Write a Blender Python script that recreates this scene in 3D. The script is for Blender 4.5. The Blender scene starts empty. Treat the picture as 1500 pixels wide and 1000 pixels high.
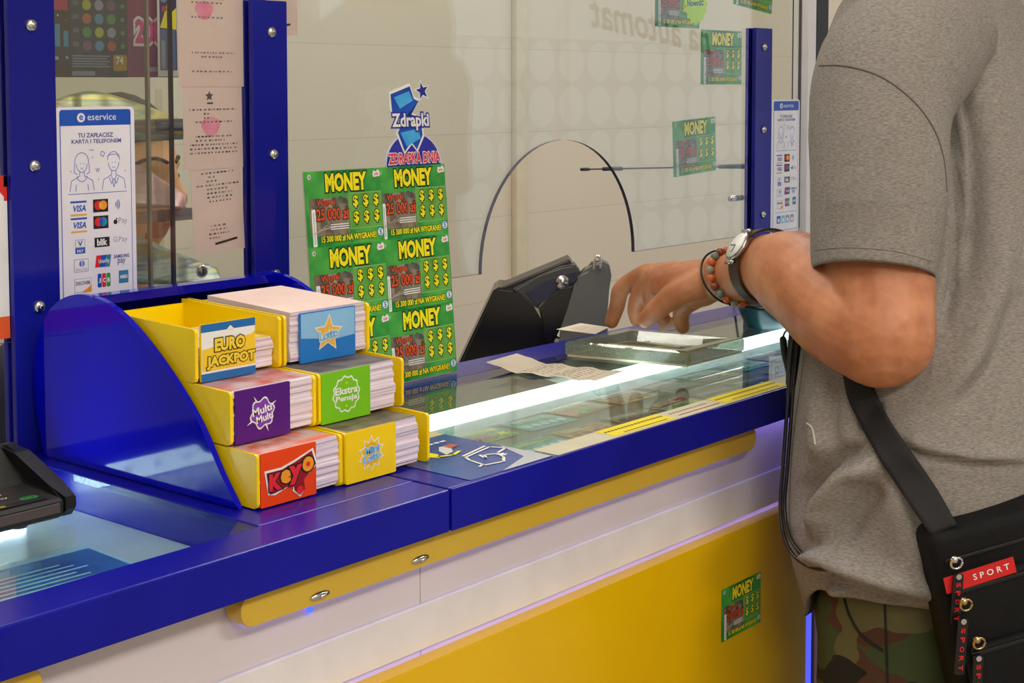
import bpy, bmesh, math, random
from mathutils import Vector, Matrix, noise
from mathutils.bvhtree import BVHTree
random.seed(7)
SC = bpy.context.scene
COL = SC.collection
PI = math.pi

# ------------------------------------------------------------------ camera
F, CX, CY = 2200.0, 780.0, 270.0
PITCH = math.atan(145 / 2200)
BETA = math.radians(39.6)
CAM = Vector((0, 0, 1.40))
FH = Vector((math.cos(BETA), math.sin(BETA), 0))
RT = Vector((math.sin(BETA), -math.cos(BETA), 0))
FW = FH * math.cos(PITCH) + Vector((0, 0, -math.sin(PITCH)))
UP = FH * math.sin(PITCH) + Vector((0, 0, math.cos(PITCH)))


def ray(x, y):
    return FW + RT * ((x - CX) / F) - UP * ((y - CY) / F)


def on(ax, v, x, y):
    r = ray(x, y)
    return CAM + r * ((v - CAM[ax]) / r[ax])


def onX(v, x, y): return on(0, v, x, y)
def onY(v, x, y): return on(1, v, x, y)
def onZ(v, x, y): return on(2, v, x, y)
def at(x, y, d): return CAM + ray(x, y) * d
def proj(p):
    q = Vector(p) - CAM
    d = q.dot(FW)
    return CX + F * q.dot(RT) / d, CY - F * q.dot(UP) / d, d


cam_d = bpy.data.cameras.new('camera')
cam = bpy.data.objects.new('camera', cam_d)
COL.objects.link(cam)
cam.matrix_world = Matrix((
    (RT.x, UP.x, -FW.x, CAM.x), (RT.y, UP.y, -FW.y, CAM.y), (RT.z, UP.z, -FW.z, CAM.z), (0, 0, 0, 1)))
cam_d.sensor_width = 36
cam_d.lens = F / 1500 * 36
cam_d.shift_x = (750 - CX) / 1500
cam_d.shift_y = -(500 - CY) / 1500
cam_d.clip_start = 0.05
SC.camera = cam
SC.view_settings.view_transform = 'Standard'
SC.view_settings.look = 'None'
SC.view_settings.gamma = 1
SC.view_settings.use_curve_mapping = False
SC.view_settings.exposure = -0.2
SC.cycles.use_denoising = True
SC.cycles.max_bounces = 10
SC.cycles.transparent_max_bounces = 24
SC.cycles.sample_clamp_indirect = 6


# ------------------------------------------------------------------ materials
def lin(c):
    out = []
    for v in c[:3]:
        v = v / 255
        out.append(v / 12.92 if v <= 0.04045 else ((v + 0.055) / 1.055) ** 2.4)
    return (*out, 1)


MATS = {}


def M(name, col, rough=0.5, metal=0.0, col2=None, scale=20, spec=0.5, bump=0, bscale=200, emit=None,
      coat=0.0, stretch=None, detail=3, sss=0, trans=0.0, contrast=(0.35, 0.65)):
    if name in MATS:
        return MATS[name]
    m = bpy.data.materials.new(name)
    m.use_nodes = True
    nt = m.node_tree
    b = nt.nodes['Principled BSDF']
    b.inputs['Roughness'].default_value = rough
    b.inputs['Metallic'].default_value = metal
    b.inputs['Specular IOR Level'].default_value = spec
    b.inputs['Coat Weight'].default_value = coat
    if trans:
        b.inputs['Transmission Weight'].default_value = trans
    if sss:
        b.inputs['Subsurface Weight'].default_value = sss
        b.inputs['Subsurface Radius'].default_value = (0.012, 0.005, 0.003)
        b.inputs['Subsurface Scale'].default_value = 1.0
    if col2 is None:
        col2 = tuple(v * 0.965 for v in col[:3])
    tc = nt.nodes.new('ShaderNodeTexCoord')
    mp = nt.nodes.new('ShaderNodeMapping')
    if stretch:
        mp.inputs['Scale'].default_value = stretch
    nt.links.new(tc.outputs['Object'], mp.inputs['Vector'])
    n = nt.nodes.new('ShaderNodeTexNoise')
    n.inputs['Scale'].default_value = scale
    n.inputs['Detail'].default_value = detail
    nt.links.new(mp.outputs['Vector'], n.inputs['Vector'])
    r = nt.nodes.new('ShaderNodeValToRGB')
    r.color_ramp.elements[0].position = contrast[0]
    r.color_ramp.elements[0].color = lin(col2)
    r.color_ramp.elements[1].position = contrast[1]
    r.color_ramp.elements[1].color = lin(col)
    nt.links.new(n.outputs['Fac'], r.inputs['Fac'])
    nt.links.new(r.outputs['Color'], b.inputs['Base Color'])
    if bump:
        n2 = nt.nodes.new('ShaderNodeTexNoise')
        n2.inputs['Scale'].default_value = bscale
        nt.links.new(mp.outputs['Vector'], n2.inputs['Vector'])
        bp = nt.nodes.new('ShaderNodeBump')
        bp.inputs['Strength'].default_value = bump
        bp.inputs['Distance'].default_value = 0.002
        nt.links.new(n2.outputs['Fac'], bp.inputs['Height'])
        nt.links.new(bp.outputs['Normal'], b.inputs['Normal'])
    if emit:
        b.inputs['Emission Color'].default_value = lin(emit[0])
        b.inputs['Emission Strength'].default_value = emit[1]
    MATS[name] = m
    return m


def thin_glass(name, tint=(245, 250, 248), f0=0.04, rough=0.0, milk=0.0, milk_col=(150, 166, 142), power=5):
    if name in MATS:
        return MATS[name]
    m = bpy.data.materials.new(name)
    m.use_nodes = True
    nt = m.node_tree
    nt.nodes.clear()
    out = nt.nodes.new('ShaderNodeOutputMaterial')
    mix = nt.nodes.new('ShaderNodeMixShader')
    tr = nt.nodes.new('ShaderNodeBsdfTransparent')
    tr.inputs['Color'].default_value = lin(tint)
    gl = nt.nodes.new('ShaderNodeBsdfGlossy')
    gl.inputs['Roughness'].default_value = rough
    gl.inputs['Color'].default_value = (1, 1, 1, 1)
    lw = nt.nodes.new('ShaderNodeLayerWeight')
    lw.inputs['Blend'].default_value = 0.5
    pw = nt.nodes.new('ShaderNodeMath'); pw.operation = 'POWER'
    pw.inputs[1].default_value = power
    mu = nt.nodes.new('ShaderNodeMath'); mu.operation = 'MULTIPLY_ADD'
    mu.inputs[1].default_value = 1 - f0
    mu.inputs[2].default_value = f0
    nt.links.new(lw.outputs['Facing'], pw.inputs[0])
    nt.links.new(pw.outputs[0], mu.inputs[0])
    nt.links.new(mu.outputs[0], mix.inputs[0])
    nt.links.new(tr.outputs[0], mix.inputs[1])
    nt.links.new(gl.outputs[0], mix.inputs[2])
    if milk:
        pb = nt.nodes.new('ShaderNodeBsdfPrincipled')
        nz = nt.nodes.new('ShaderNodeTexNoise'); nz.inputs['Scale'].default_value = 60
        rp = nt.nodes.new('ShaderNodeValToRGB')
        rp.color_ramp.elements[0].position = .35; rp.color_ramp.elements[0].color = lin(tuple(v * .6 for v in milk_col))
        rp.color_ramp.elements[1].position = .65; rp.color_ramp.elements[1].color = lin(milk_col)
        nt.links.new(nz.outputs['Fac'], rp.inputs['Fac']); nt.links.new(rp.outputs['Color'], pb.inputs['Base Color'])
        pb.inputs['Roughness'].default_value = .08
        m2 = nt.nodes.new('ShaderNodeMixShader'); m2.inputs[0].default_value = milk
        nt.links.new(mix.outputs[0], m2.inputs[1]); nt.links.new(pb.outputs[0], m2.inputs[2])
        nt.links.new(m2.outputs[0], out.inputs[0])
    else:
        nt.links.new(mix.outputs[0], out.inputs[0])
    MATS[name] = m
    return m


def emitter(name, col, strength):
    if name in MATS:
        return MATS[name]
    m = bpy.data.materials.new(name)
    m.use_nodes = True
    nt = m.node_tree
    nt.nodes.clear()
    out = nt.nodes.new('ShaderNodeOutputMaterial')
    e = nt.nodes.new('ShaderNodeEmission')
    e.inputs['Color'].default_value = lin(col)
    e.inputs['Strength'].default_value = strength
    nt.links.new(e.outputs[0], out.inputs[0])
    MATS[name] = m
    return m


# ------------------------------------------------------------------ object helpers
def tag(o, label=None, cat=None, group=None, kind=None):
    if label: o['label'] = label
    if cat: o['category'] = cat
    if group: o['group'] = group
    if kind: o['kind'] = kind
    return o


def empty(name, loc, label, cat, group=None):
    o = bpy.data.objects.new(name, None)
    o.empty_display_size = 0.05
    COL.objects.link(o)
    o.location = loc
    return tag(o, label, cat, group)


def put(o, parent):
    """parent a mesh modelled in world coordinates to an unrotated thing (or to a part of one)"""
    o.parent = parent
    off = Vector((0, 0, 0))
    p = parent
    while p is not None:
        if p.type == 'EMPTY':
            off = Vector(p.location)
        p = p.parent
    if parent.type == 'EMPTY':
        o.matrix_parent_inverse = Matrix.Translation(-off)
    else:
        o.matrix_parent_inverse = parent.matrix_basis.inverted()
    return o


def mobj(name, me, mats=None, parent=None, smooth=False):
    o = bpy.data.objects.new(name, me)
    COL.objects.link(o)
    if mats is not None:
        for m in (mats if isinstance(mats, (list, tuple)) else [mats]):
            me.materials.append(m)
    if smooth:
        for p in me.polygons:
            p.use_smooth = True
    if parent is not None:
        put(o, parent)
    return o


def bobj(name, bm, mats, parent=None, smooth=False, recalc=True):
    if recalc:
        bmesh.ops.recalc_face_normals(bm, faces=bm.faces[:])
    me = bpy.data.meshes.new(name)
    bm.to_mesh(me)
    bm.free()
    return mobj(name, me, mats, parent, smooth)


def BM(): return bmesh.new()


def box(bm, x0, x1, y0, y1, z0, z1, bev=0, mi=0, M4=None, seg=2):
    vs = [bm.verts.new((x, y, z)) for x in (x0, x1) for y in (y0, y1) for z in (z0, z1)]
    fs = [(0, 1, 3, 2), (4, 6, 7, 5), (0, 4, 5, 1), (2, 3, 7, 6), (0, 2, 6, 4), (1, 5, 7, 3)]
    faces = [bm.faces.new([vs[i] for i in f]) for f in fs]
    for f in faces:
        f.material_index = mi
    if bev:
        es = list({e for f in faces for e in f.edges})
        r = bmesh.ops.bevel(bm, geom=es, offset=bev, segments=seg, affect='EDGES', profile=0.5)
        for f in r['faces']:
            f.material_index = mi
        vs = list({v for f in r['faces'] for v in f.verts} | {v for v in vs if v.is_valid})
    if M4 is not None:
        bmesh.ops.transform(bm, matrix=M4, verts=[v for v in vs if v.is_valid])
    return vs


def prism(bm, pts, vec, mi=0):
    """closed polygon pts (3D) extruded by vec"""
    vec = Vector(vec)
    a = [bm.verts.new(p) for p in pts]
    b = [bm.verts.new(Vector(p) + vec) for p in pts]
    n = len(pts)
    fs = [bm.faces.new(a[::-1]), bm.faces.new(b)]
    for i in range(n):
        fs.append(bm.faces.new((a[i], a[(i + 1) % n], b[(i + 1) % n], b[i])))
    for f in fs:
        f.material_index = mi
    return a + b, fs


def frames(path):
    path = [Vector(p) for p in path]
    T = []
    for i in range(len(path)):
        a = path[max(0, i - 1)]; b = path[min(len(path) - 1, i + 1)]
        T.append((b - a).normalized())
    ref = Vector((0, 0, 1)) if abs(T[0].z) < 0.9 else Vector((1, 0, 0))
    N = [(ref - T[0] * ref.dot(T[0])).normalized()]
    for i in range(1, len(path)):
        v = N[-1] - T[i] * N[-1].dot(T[i])
        N.append(v.normalized())
    return path, T, N


def tube(bm, path, rad, seg=10, mi=0, round_ends=False, flat=1.0):
    path = [Vector(p) for p in path]
    rads = list(rad) if isinstance(rad, (list, tuple)) else [rad] * len(path)
    if round_ends:
        d0 = (path[0] - path[1]).normalized(); d1 = (path[-1] - path[-2]).normalized()
        r0, r1 = rads[0], rads[-1]
        pre = [(path[0] + d0 * r0 * math.sin(a), r0 * math.cos(a)) for a in (1.45, 1.1, 0.75, 0.38)]
        post = [(path[-1] + d1 * r1 * math.sin(a), r1 * math.cos(a)) for a in (0.38, 0.75, 1.1, 1.45)]
        path = [p for p, _ in pre] + path + [p for p, _ in post]
        rads = [r for _, r in pre] + rads + [r for _, r in post]
    P, T, N = frames(path)
    rings = []
    for p, t, n, r in zip(P, T, N, rads):
        b = t.cross(n)
        rings.append([bm.verts.new(p + (n * math.cos(a) * flat + b * math.sin(a)) * r)
                      for a in (2 * PI * k / seg for k in range(seg))])
    fs = []
    for i in range(len(rings) - 1):
        for k in range(seg):
            fs.append(bm.faces.new((rings[i][k], rings[i][(k + 1) % seg], rings[i + 1][(k + 1) % seg], rings[i + 1][k])))
    fs.append(bm.faces.new(rings[0][::-1])); fs.append(bm.faces.new(rings[-1]))
    for f in fs:
        f.material_index = mi
        f.smooth = True
    return rings


def spline(pts, n=8):
    pts = [Vector(p) for p in pts]
    out = []
    for i in range(len(pts) - 1):
        p0 = pts[max(0, i - 1)]; p1 = pts[i]; p2 = pts[i + 1]; p3 = pts[min(len(pts) - 1, i + 2)]
        for k in range(n):
            t = k / n
            out.append(0.5 * ((2 * p1) + (p2 - p0) * t + (2 * p0 - 5 * p1 + 4 * p2 - p3) * t * t
                              + (3 * p1 - p0 - 3 * p2 + p3) * t ** 3))
    out.append(pts[-1])
    return out


def sphere(bm, c, r, u=16, v=10, mi=0, scale=(1, 1, 1)):
    res = bmesh.ops.create_uvsphere(bm, u_segments=u, v_segments=v, radius=r)
    vs = res['verts']
    for w in vs:
        w.co = Vector((w.co.x * scale[0], w.co.y * scale[1], w.co.z * scale[2])) + Vector(c)
    for f in {f for w in vs for f in w.link_faces}:
        f.material_index = mi
        f.smooth = True
    return vs


def cyl(bm, c, r, h, axis='Z', seg=24, mi=0, r2=None):
    r2 = r if r2 is None else r2
    ax = {'X': Vector((1, 0, 0)), 'Y': Vector((0, 1, 0)), 'Z': Vector((0, 0, 1))}.get(axis, axis) if isinstance(axis, str) else axis
    ax = Vector(ax).normalized()
    return tube(bm, [Vector(c), Vector(c) + ax * h], [r, r2], seg, mi)


# ------------------------------------------------------------------ printed matter
_TXT = {}


def text_polys(s, bold=0.0):
    key = (s, round(bold, 4))
    if key not in _TXT:
        cu = bpy.data.curves.new('t', 'FONT')
        cu.body = s
        cu.size = 1
        cu.resolution_u = 2
        cu.offset = bold
        cu.fill_mode = 'FRONT'
        ob = bpy.data.objects.new('t', cu)
        me = bpy.data.meshes.new_from_object(ob)
        _TXT[key] = ([(v.co.x, v.co.y) for v in me.vertices], [list(p.vertices) for p in me.polygons])
        bpy.data.objects.remove(ob)
        bpy.data.curves.remove(cu)
        bpy.data.meshes.remove(me)
    return _TXT[key]


class Print:
    """flat printed article: local x right, y up, z outwards; layers of ink a fraction of a millimetre apart"""
    def __init__(self, step=0.00022):
        self.v, self.f, self.m, self.mats, self.step = [], [], [], [], step

    def mi(self, mat):
        if mat not in self.mats:
            self.mats.append(mat)
        return self.mats.index(mat)

    def _add(self, pts, faces, mat, L):
        b = len(self.v)
        z = L * self.step
        self.v += [(p[0], p[1], z) if len(p) == 2 else p for p in pts]
        i = self.mi(mat)
        for f in faces:
            self.f.append([b + k for k in f])
            self.m.append(i)

    def poly(self, pts, mat, L=1):
        a = sum(pts[i][0] * pts[(i + 1) % len(pts)][1] - pts[(i + 1) % len(pts)][0] * pts[i][1] for i in range(len(pts)))
        if a < 0:
            pts = pts[::-1]
        self._add(pts, [list(range(len(pts)))], mat, L)

    def rect(self, x0, x1, y0, y1, mat, L=1, r=0.0, n=5):
        if r <= 0:
            self.poly([(x0, y0), (x1, y0), (x1, y1), (x0, y1)], mat, L)
        else:
            pts = []
            for cx, cy, a0 in ((x1 - r, y0 + r, -PI / 2), (x1 - r, y1 - r, 0), (x0 + r, y1 - r, PI / 2), (x0 + r, y0 + r, PI)):
                for k in range(n + 1):
                    a = a0 + PI / 2 * k / n
                    pts.append((cx + r * math.cos(a), cy + r * math.sin(a)))
            self.poly(pts, mat, L)

    def disc(self, x, y, r, mat, L=1, n=20, ry=None):
        ry = r if ry is None else ry
        self.poly([(x + r * math.cos(2 * PI * k / n), y + ry * math.sin(2 * PI * k / n)) for k in range(n)], mat, L)

    def star(self, x, y, r, ri, n, mat, L=1, rot=0.0):
        # fan from the centre (concave outline)
        pts = [(x, y)]
        for k in range(2 * n):
            a = rot + PI / 2 + PI * k / n
            q = r if k % 2 == 0 else ri
            pts.append((x + q * math.cos(a), y + q * math.sin(a)))
        self._add(pts, [[0, 1 + k, 1 + (k + 1) % (2 * n)] for k in range(2 * n)], mat, L)

    def blob(self, pts, mat, L=1):
        cx = sum(p[0] for p in pts) / len(pts); cy = sum(p[1] for p in pts) / len(pts)
        a = sum(pts[i][0] * pts[(i + 1) % len(pts)][1] - pts[(i + 1) % len(pts)][0] * pts[i][1] for i in range(len(pts)))
        if a < 0:
            pts = pts[::-1]
        n = len(pts)
        self._add([(cx, cy)] + list(pts), [[0, 1 + k, 1 + (k + 1) % n] for k in range(n)], mat, L)

    def stroke(self, pts, w, mat, L=1, closed=False):
        pts = [Vector((p[0], p[1])) for p in pts]
        n = len(pts)
        for i in range(n if closed else n - 1):
            a, b = pts[i], pts[(i + 1) % n]
            d = b - a
            if d.length < 1e-9:
                continue
            d.normalize()
            q = Vector((-d.y, d.x)) * (w / 2)
            a2, b2 = a - d * w * 0.3, b + d * w * 0.3
            self._add([tuple(a2 - q), tuple(b2 - q), tuple(b2 + q), tuple(a2 + q)], [[0, 1, 2, 3]], mat, L)

    def arc(self, x, y, r, a0, a1, w, mat, L=1, n=14, ry=None):
        ry = r if ry is None else ry
        self.stroke([(x + r * math.cos(a0 + (a1 - a0) * k / n), y + ry * math.sin(a0 + (a1 - a0) * k / n))
                     for k in range(n + 1)], w, mat, L)

    def text(self, s, x0, x1, y0, y1, mat, L=2, bold=0.012, outline=None, ow=0.05, shear=0.0, keep=False, rot=0.0,
             mid=False):
        v, f = text_polys(s, bold)
        bx0 = min(p[0] for p in v); bx1 = max(p[0] for p in v); by0 = min(p[1] for p in v); by1 = max(p[1] for p in v)
        sx = (x1 - x0) / max(1e-6, bx1 - bx0); sy = (y1 - y0) / max(1e-6, by1 - by0)
        if keep:
            sx = sy = min(sx, sy)
        ox = x0 if not (keep and mid) else x0 + ((x1 - x0) - sx * (bx1 - bx0)) / 2
        c, s_ = math.cos(rot), math.sin(rot)
        mx, my = (x0 + x1) / 2, (y0 + y1) / 2

        def tr(p):
            yy = (p[1] - by0) * sy
            q = (ox + (p[0] - bx0) * sx + shear * yy - mx, y0 + yy - my)
            return (mx + q[0] * c - q[1] * s_, my + q[0] * s_ + q[1] * c)
        if outline is not None:
            v2, f2 = text_polys(s, bold + ow)
            self._add([tr(p) for p in v2], f2, outline, L)
            L += 1
        self._add([tr(p) for p in v], f, mat, L)

    def slab(self, x0, x1, y0, y1, t, mat, r=0.0):
        """card of thickness t whose face lies at layer 0"""
        b0 = len(self.v)
        pts = [(x0, y0), (x1, y0), (x1, y1), (x0, y1)]
        if r:
            pts = []
            for cx, cy, a0 in ((x1 - r, y0 + r, -PI / 2), (x1 - r, y1 - r, 0), (x0 + r, y1 - r, PI / 2), (x0 + r, y0 + r, PI)):
                for k in range(6):
                    a = a0 + PI / 2 * k / 5
                    pts.append((cx + r * math.cos(a), cy + r * math.sin(a)))
        self.body(pts, t, mat)

    def body(self, pts, t, mat):
        n = len(pts)
        a = sum(pts[i][0] * pts[(i + 1) % n][1] - pts[(i + 1) % n][0] * pts[i][1] for i in range(n))
        if a < 0:
            pts = pts[::-1]
        self._add([(p[0], p[1], 0.0) for p in pts] + [(p[0], p[1], -t) for p in pts],
                  [list(range(n)), list(range(2 * n - 1, n - 1, -1))] +
                  [[(i + 1) % n, i, n + i, n + (i + 1) % n] for i in range(n)], mat, 0)

    def mesh(self, name, warp=None):
        me = bpy.data.meshes.new(name)
        v = self.v if warp is None else [warp(p) for p in self.v]
        me.from_pydata(v, [], self.f)
        for m in self.mats:
            me.materials.append(m)
        me.polygons.foreach_set('material_index', self.m)
        me.update()
        return me

    def obj(self, name, mat4, parent=None, warp=None):
        me = self.mesh(name, warp)
        o = bpy.data.objects.new(name, me)
        COL.objects.link(o)
        o.matrix_basis = mat4
        if parent is not None:
            put(o, parent)
        return o


def facing(loc, roll=0.0, lean=0.0, yaw=0.0):
    """print local axes -> upright sheet facing the customer side (-Y); lean tips the top away"""
    base = Matrix(((1, 0, 0, 0), (0, 0, -1, 0), (0, 1, 0, 0), (0, 0, 0, 1)))
    return Matrix.Translation(loc) @ Matrix.Rotation(yaw, 4, 'Z') @ Matrix.Rotation(-lean, 4, 'X') @ base @ Matrix.Rotation(roll, 4, 'Z')


def flatmat(loc, rot=0.0, tilt=0.0):
    return Matrix.Translation(loc) @ Matrix.Rotation(rot, 4, 'Z') @ Matrix.Rotation(tilt, 4, 'X')


def remesh(bm, voxel, smooth_it=4, fac=0.5):
    me = bpy.data.meshes.new('tmp')
    bm.to_mesh(me)
    bm.free()
    o = bpy.data.objects.new('tmp', me)
    COL.objects.link(o)
    r = o.modifiers.new('r', 'REMESH')
    r.mode = 'VOXEL'
    r.voxel_size = voxel
    s = o.modifiers.new('s', 'SMOOTH')
    s.factor = fac
    s.iterations = smooth_it
    dg = bpy.context.evaluated_depsgraph_get()
    out = bpy.data.meshes.new_from_object(o.evaluated_get(dg))
    bpy.data.objects.remove(o)
    bpy.data.meshes.remove(me)
    for p in out.polygons:
        p.use_smooth = True
    return out


def smoothstep(a, b, x):
    t = max(0.0, min(1.0, (x - a) / (b - a)))
    return t * t * (3 - 2 * t)
# ------------------------------------------------------------------ palette
m_blue = M('blue_laminate', (13, 17, 156), 0.25, col2=(10, 12, 138), scale=6, spec=.3, bump=0.03, bscale=350)
m_blue_pl = M('blue_acrylic', (4, 9, 190), 0.07, col2=(3, 8, 176), scale=4, spec=.22)
m_blue_post = M('blue_post_plastic', (22, 28, 146), 0.14, col2=(17, 20, 130), scale=5, spec=.3)
m_white = M('white_plastic', (232, 228, 232), 0.35)
m_paper = M('white_paper', (238, 234, 232), 0.8)
m_panel_w = M('white_laminate', (222, 212, 216), 0.16, col2=(212, 203, 208), scale=3)
m_yel_pl = M('yellow_plastic', (255, 222, 2), 0.25, col2=(252, 214, 0), scale=8)
m_yel_panel = M('yellow_panel', (234, 188, 2), 0.3, col2=(226, 178, 1), scale=3)
m_yel_bar = M('yellow_bar', (214, 178, 62), 0.2, col2=(206, 168, 50), scale=3)
m_black = M('black_plastic', (16, 16, 19), 0.32, bump=0.05, bscale=600)
m_black_soft = M('black_matte', (20, 19, 22), 0.7)
m_dark = M('dark_grey_plastic', (46, 46, 50), 0.4)
m_grey_pl = M('grey_plastic', (96, 98, 100), 0.35)
m_steel = M('brushed_steel', (200, 198, 194), 0.25, 1.0)
m_chrome = M('chrome', (225, 224, 222), 0.12, 1.0)
m_tile = None
g_pane = thin_glass('clear_glass', (247, 250, 248))
g_top = thin_glass('counter_glass', (236, 247, 244), f0=0.04, power=6)
g_acryl = thin_glass('clear_acrylic', (248, 249, 247), f0=0.05)
m_glass_edge = M('glass_edge', (58, 52, 70), 0.3, col2=(46, 42, 58))
m_glass_green = M('green_glass_edge', (150, 186, 172), 0.15)
e_led = emitter('cool_led', (236, 248, 255), 6.0)
e_led_dot = emitter('cool_led_dot', (232, 246, 255), 14.0)
e_blue = emitter('blue_led', (130, 132, 255), 7.0)
e_blue_dot = emitter('blue_led_dot', (40, 60, 255), 6.0)


def tile_mat():
    m = bpy.data.materials.new('beige_wall_tile')
    m.use_nodes = True
    nt = m.node_tree
    b = nt.nodes['Principled BSDF']
    b.inputs['Roughness'].default_value = 0.35
    tc = nt.nodes.new('ShaderNodeTexCoord')
    mp = nt.nodes.new('ShaderNodeMapping')
    mp.inputs['Rotation'].default_value = (-PI / 2, 0, 0)
    mp.inputs['Location'].default_value = (0.27, 0, 0)
    nt.links.new(tc.outputs['Object'], mp.inputs['Vector'])
    br = nt.nodes.new('ShaderNodeTexBrick')
    br.offset = 0.0
    br.inputs['Scale'].default_value = 1
    br.inputs['Brick Width'].default_value = 2.4
    br.inputs['Row Height'].default_value = 0.2133
    br.inputs['Mortar Size'].default_value = 0.0016
    br.inputs['Color1'].default_value = lin((216, 205, 188))
    br.inputs['Color2'].default_value = lin((214, 203, 185))
    br.inputs['Mortar'].default_value = lin((203, 191, 172))
    nt.links.new(mp.outputs['Vector'], br.inputs['Vector'])
    nt.links.new(br.outputs['Color'], b.inputs['Base Color'])
    return m


def struct(name, bm, mats):
    o = bobj(name, bm, mats)
    o['kind'] = 'structure'
    return o


# ------------------------------------------------------------------ room shell
RX0, RX1, RY0, RY1, RZ = -1.6, 9.2, -2.8, 2.5, 2.75
m_wall = M('cream_plaster', (214, 204, 188), 0.8)
m_ceil = M('white_ceiling', (232, 230, 226), 0.9)
m_floor = M('grey_floor_tile', (150, 146, 140), 0.35, col2=(136, 132, 128), scale=4)
bm = BM(); box(bm, RX0 - .1, RX1 + .1, RY0 - .1, RY1 + .1, -0.1, 0); struct('floor', bm, m_floor)
bm = BM(); box(bm, RX0 - .1, RX1 + .1, RY0 - .1, RY1 + .1, RZ, RZ + .1); struct('ceiling', bm, m_ceil)
bm = BM(); box(bm, RX0 - .1, RX1 + .1, RY1, RY1 + .1, 0, RZ)
wb = struct('wall_back', bm, tile_mat())
bm = BM(); box(bm, RX0 - .1, RX0, RY0, RY1, 0, RZ); struct('wall_left', bm, m_wall)
bm = BM(); box(bm, RX1, RX1 + .1, RY0, RY1, 0, RZ); struct('wall_right', bm, m_wall)
# shop-front wall behind the customer side with one large window
WX0, WX1, WZ0, WZ1 = 4.9, 9.1, 0.12, 2.62
bm = BM()
box(bm, RX0 - .1, WX0, RY0 - .1, RY0, 0, RZ)
box(bm, WX1, RX1 + .1, RY0 - .1, RY0, 0, RZ)
box(bm, WX0, WX1, RY0 - .1, RY0, 0, WZ0)
box(bm, WX0, WX1, RY0 - .1, RY0, WZ1, RZ)
struct('wall_front', bm, m_wall)
bm = BM()
for a, b in ((WX0, WX0 + .06), ((WX0 + WX1) / 2 - .03, (WX0 + WX1) / 2 + .03), (WX1 - .06, WX1)):
    box(bm, a, b, RY0 - .08, RY0 - .02, WZ0, WZ1)
for a, b in ((WZ0, WZ0 + .06), (WZ1 - .06, WZ1)):
    box(bm, WX0, WX1, RY0 - .081, RY0 - .019, a, b)
w1 = struct('window_1', bm, m_white)
bm = BM()
box(bm, WX0 + .06, (WX0 + WX1) / 2 - .03, RY0 - .054, RY0 - .048, WZ0 + .06, WZ1 - .06)
box(bm, (WX0 + WX1) / 2 + .03, WX1 - .06, RY0 - .054, RY0 - .048, WZ0 + .06, WZ1 - .06)
bobj('window_pane', bm, g_pane, w1)
# dotted translucent film and lettering on the inside of the shop window
bm = BM()
yf = RY0 + .06
cw, ch, nx_, nz_ = .270, .262, 13, 5
fx0, fz0 = 5.45, .36
for i in range(nx_):
    for j in range(nz_):
        cx_, cz_ = fx0 + (i + .5) * cw, fz0 + (j + .5) * ch
        n_ = 32
        inn = [bm.verts.new((cx_ + .118 * math.cos(2 * PI * k / n_), yf, cz_ + .118 * math.sin(2 * PI * k / n_))) for k in range(n_)]
        outv = []
        for k in range(n_):
            c_k, s_k = math.cos(2 * PI * k / n_), math.sin(2 * PI * k / n_)
            q_ = max(abs(c_k), abs(s_k))
            outv.append(bm.verts.new((cx_ + c_k / q_ * cw / 2, yf, cz_ + s_k / q_ * ch / 2)))
        for k in range(n_):
            bm.faces.new((inn[k], inn[(k + 1) % n_], outv[(k + 1) % n_], outv[k]))
bobj('window_film', bm, thin_glass('film', (250, 250, 250), f0=0.0, milk=.20, milk_col=(120, 116, 114)), w1)
P = Print(.0005)
P.text('na automat', 0, 1.30, 0, .17, M('film_letter', (120, 116, 112), .7), 1, .02, shear=.35)
M_l = Matrix.Translation((8.42, yf + .002, 1.60)) @ Matrix(((-1, 0, 0, 0), (0, 0, 1, 0), (0, 1, 0, 0), (0, 0, 0, 1))) @ Matrix.Rotation(.11, 4, 'Z')
P.obj('window_lettering', M_l, w1)
# boxed pipe chase on the tiled wall, right of centre
bm = BM()
xa = onY(RY1 - .012, 754, 150).x; xb = onY(RY1 - .012, 771, 150).x
box(bm, xa, xb, RY1 - .02, RY1, 0, RZ, 0.004)
o = struct('trim_1', bm, M('cream_trim', (214, 204, 178), 0.5))

# world: soft daylight through the shop window
w = bpy.data.worlds.new('world')
SC.world = w
w.use_nodes = True
w.node_tree.nodes['Background'].inputs['Color'].default_value = lin((226, 236, 250))
w.node_tree.nodes['Background'].inputs['Strength'].default_value = 0.7


def area(name, loc, sx, sy, power, col, rot=(0, 0, 0)):
    l = bpy.data.lights.new(name, 'AREA')
    l.shape = 'RECTANGLE'
    l.size, l.size_y = sx, sy
    l.energy = power
    l.color = lin(col)[:3]
    o = bpy.data.objects.new(name, l)
    COL.objects.link(o)
    o.location = loc
    o.rotation_euler = rot
    return o


for lx, ly, pw in LAMPS if 'LAMPS' in globals() else ((-0.6, -1.3, 52), (1.2, -1.6, 46), (3.4, -0.9, 13), (5.6, -0.9, 18), (0.9, 1.7, 18), (2.6, 1.7, 17), (4.6, 1.5, 18), (0.7, 0.25, 10)):
    area('ceiling_lamp', (lx, ly, RZ - 0.03), 1.1, 0.3, pw, (255, 248, 238))
area('window_daylight', ((WX0 + WX1) / 2, RY0 + 0.02, 1.37), WX1 - WX0 - .2, WZ1 - WZ0 - .2, 26, (236, 242, 255), (PI / 2, 0, 0))

# ------------------------------------------------------------------ the counter
YF, ZT, ZB = 0.923, 1.030, 0.9905
CX0, CX1, SEAM = -0.30, 2.42, 0.9985
YB = 1.345


def slab(bm, x0, x1, y0, y1, z0, z1, bev=0.0012):
    box(bm, x0, x1, y0, y1, z0, z1, bev)


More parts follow.
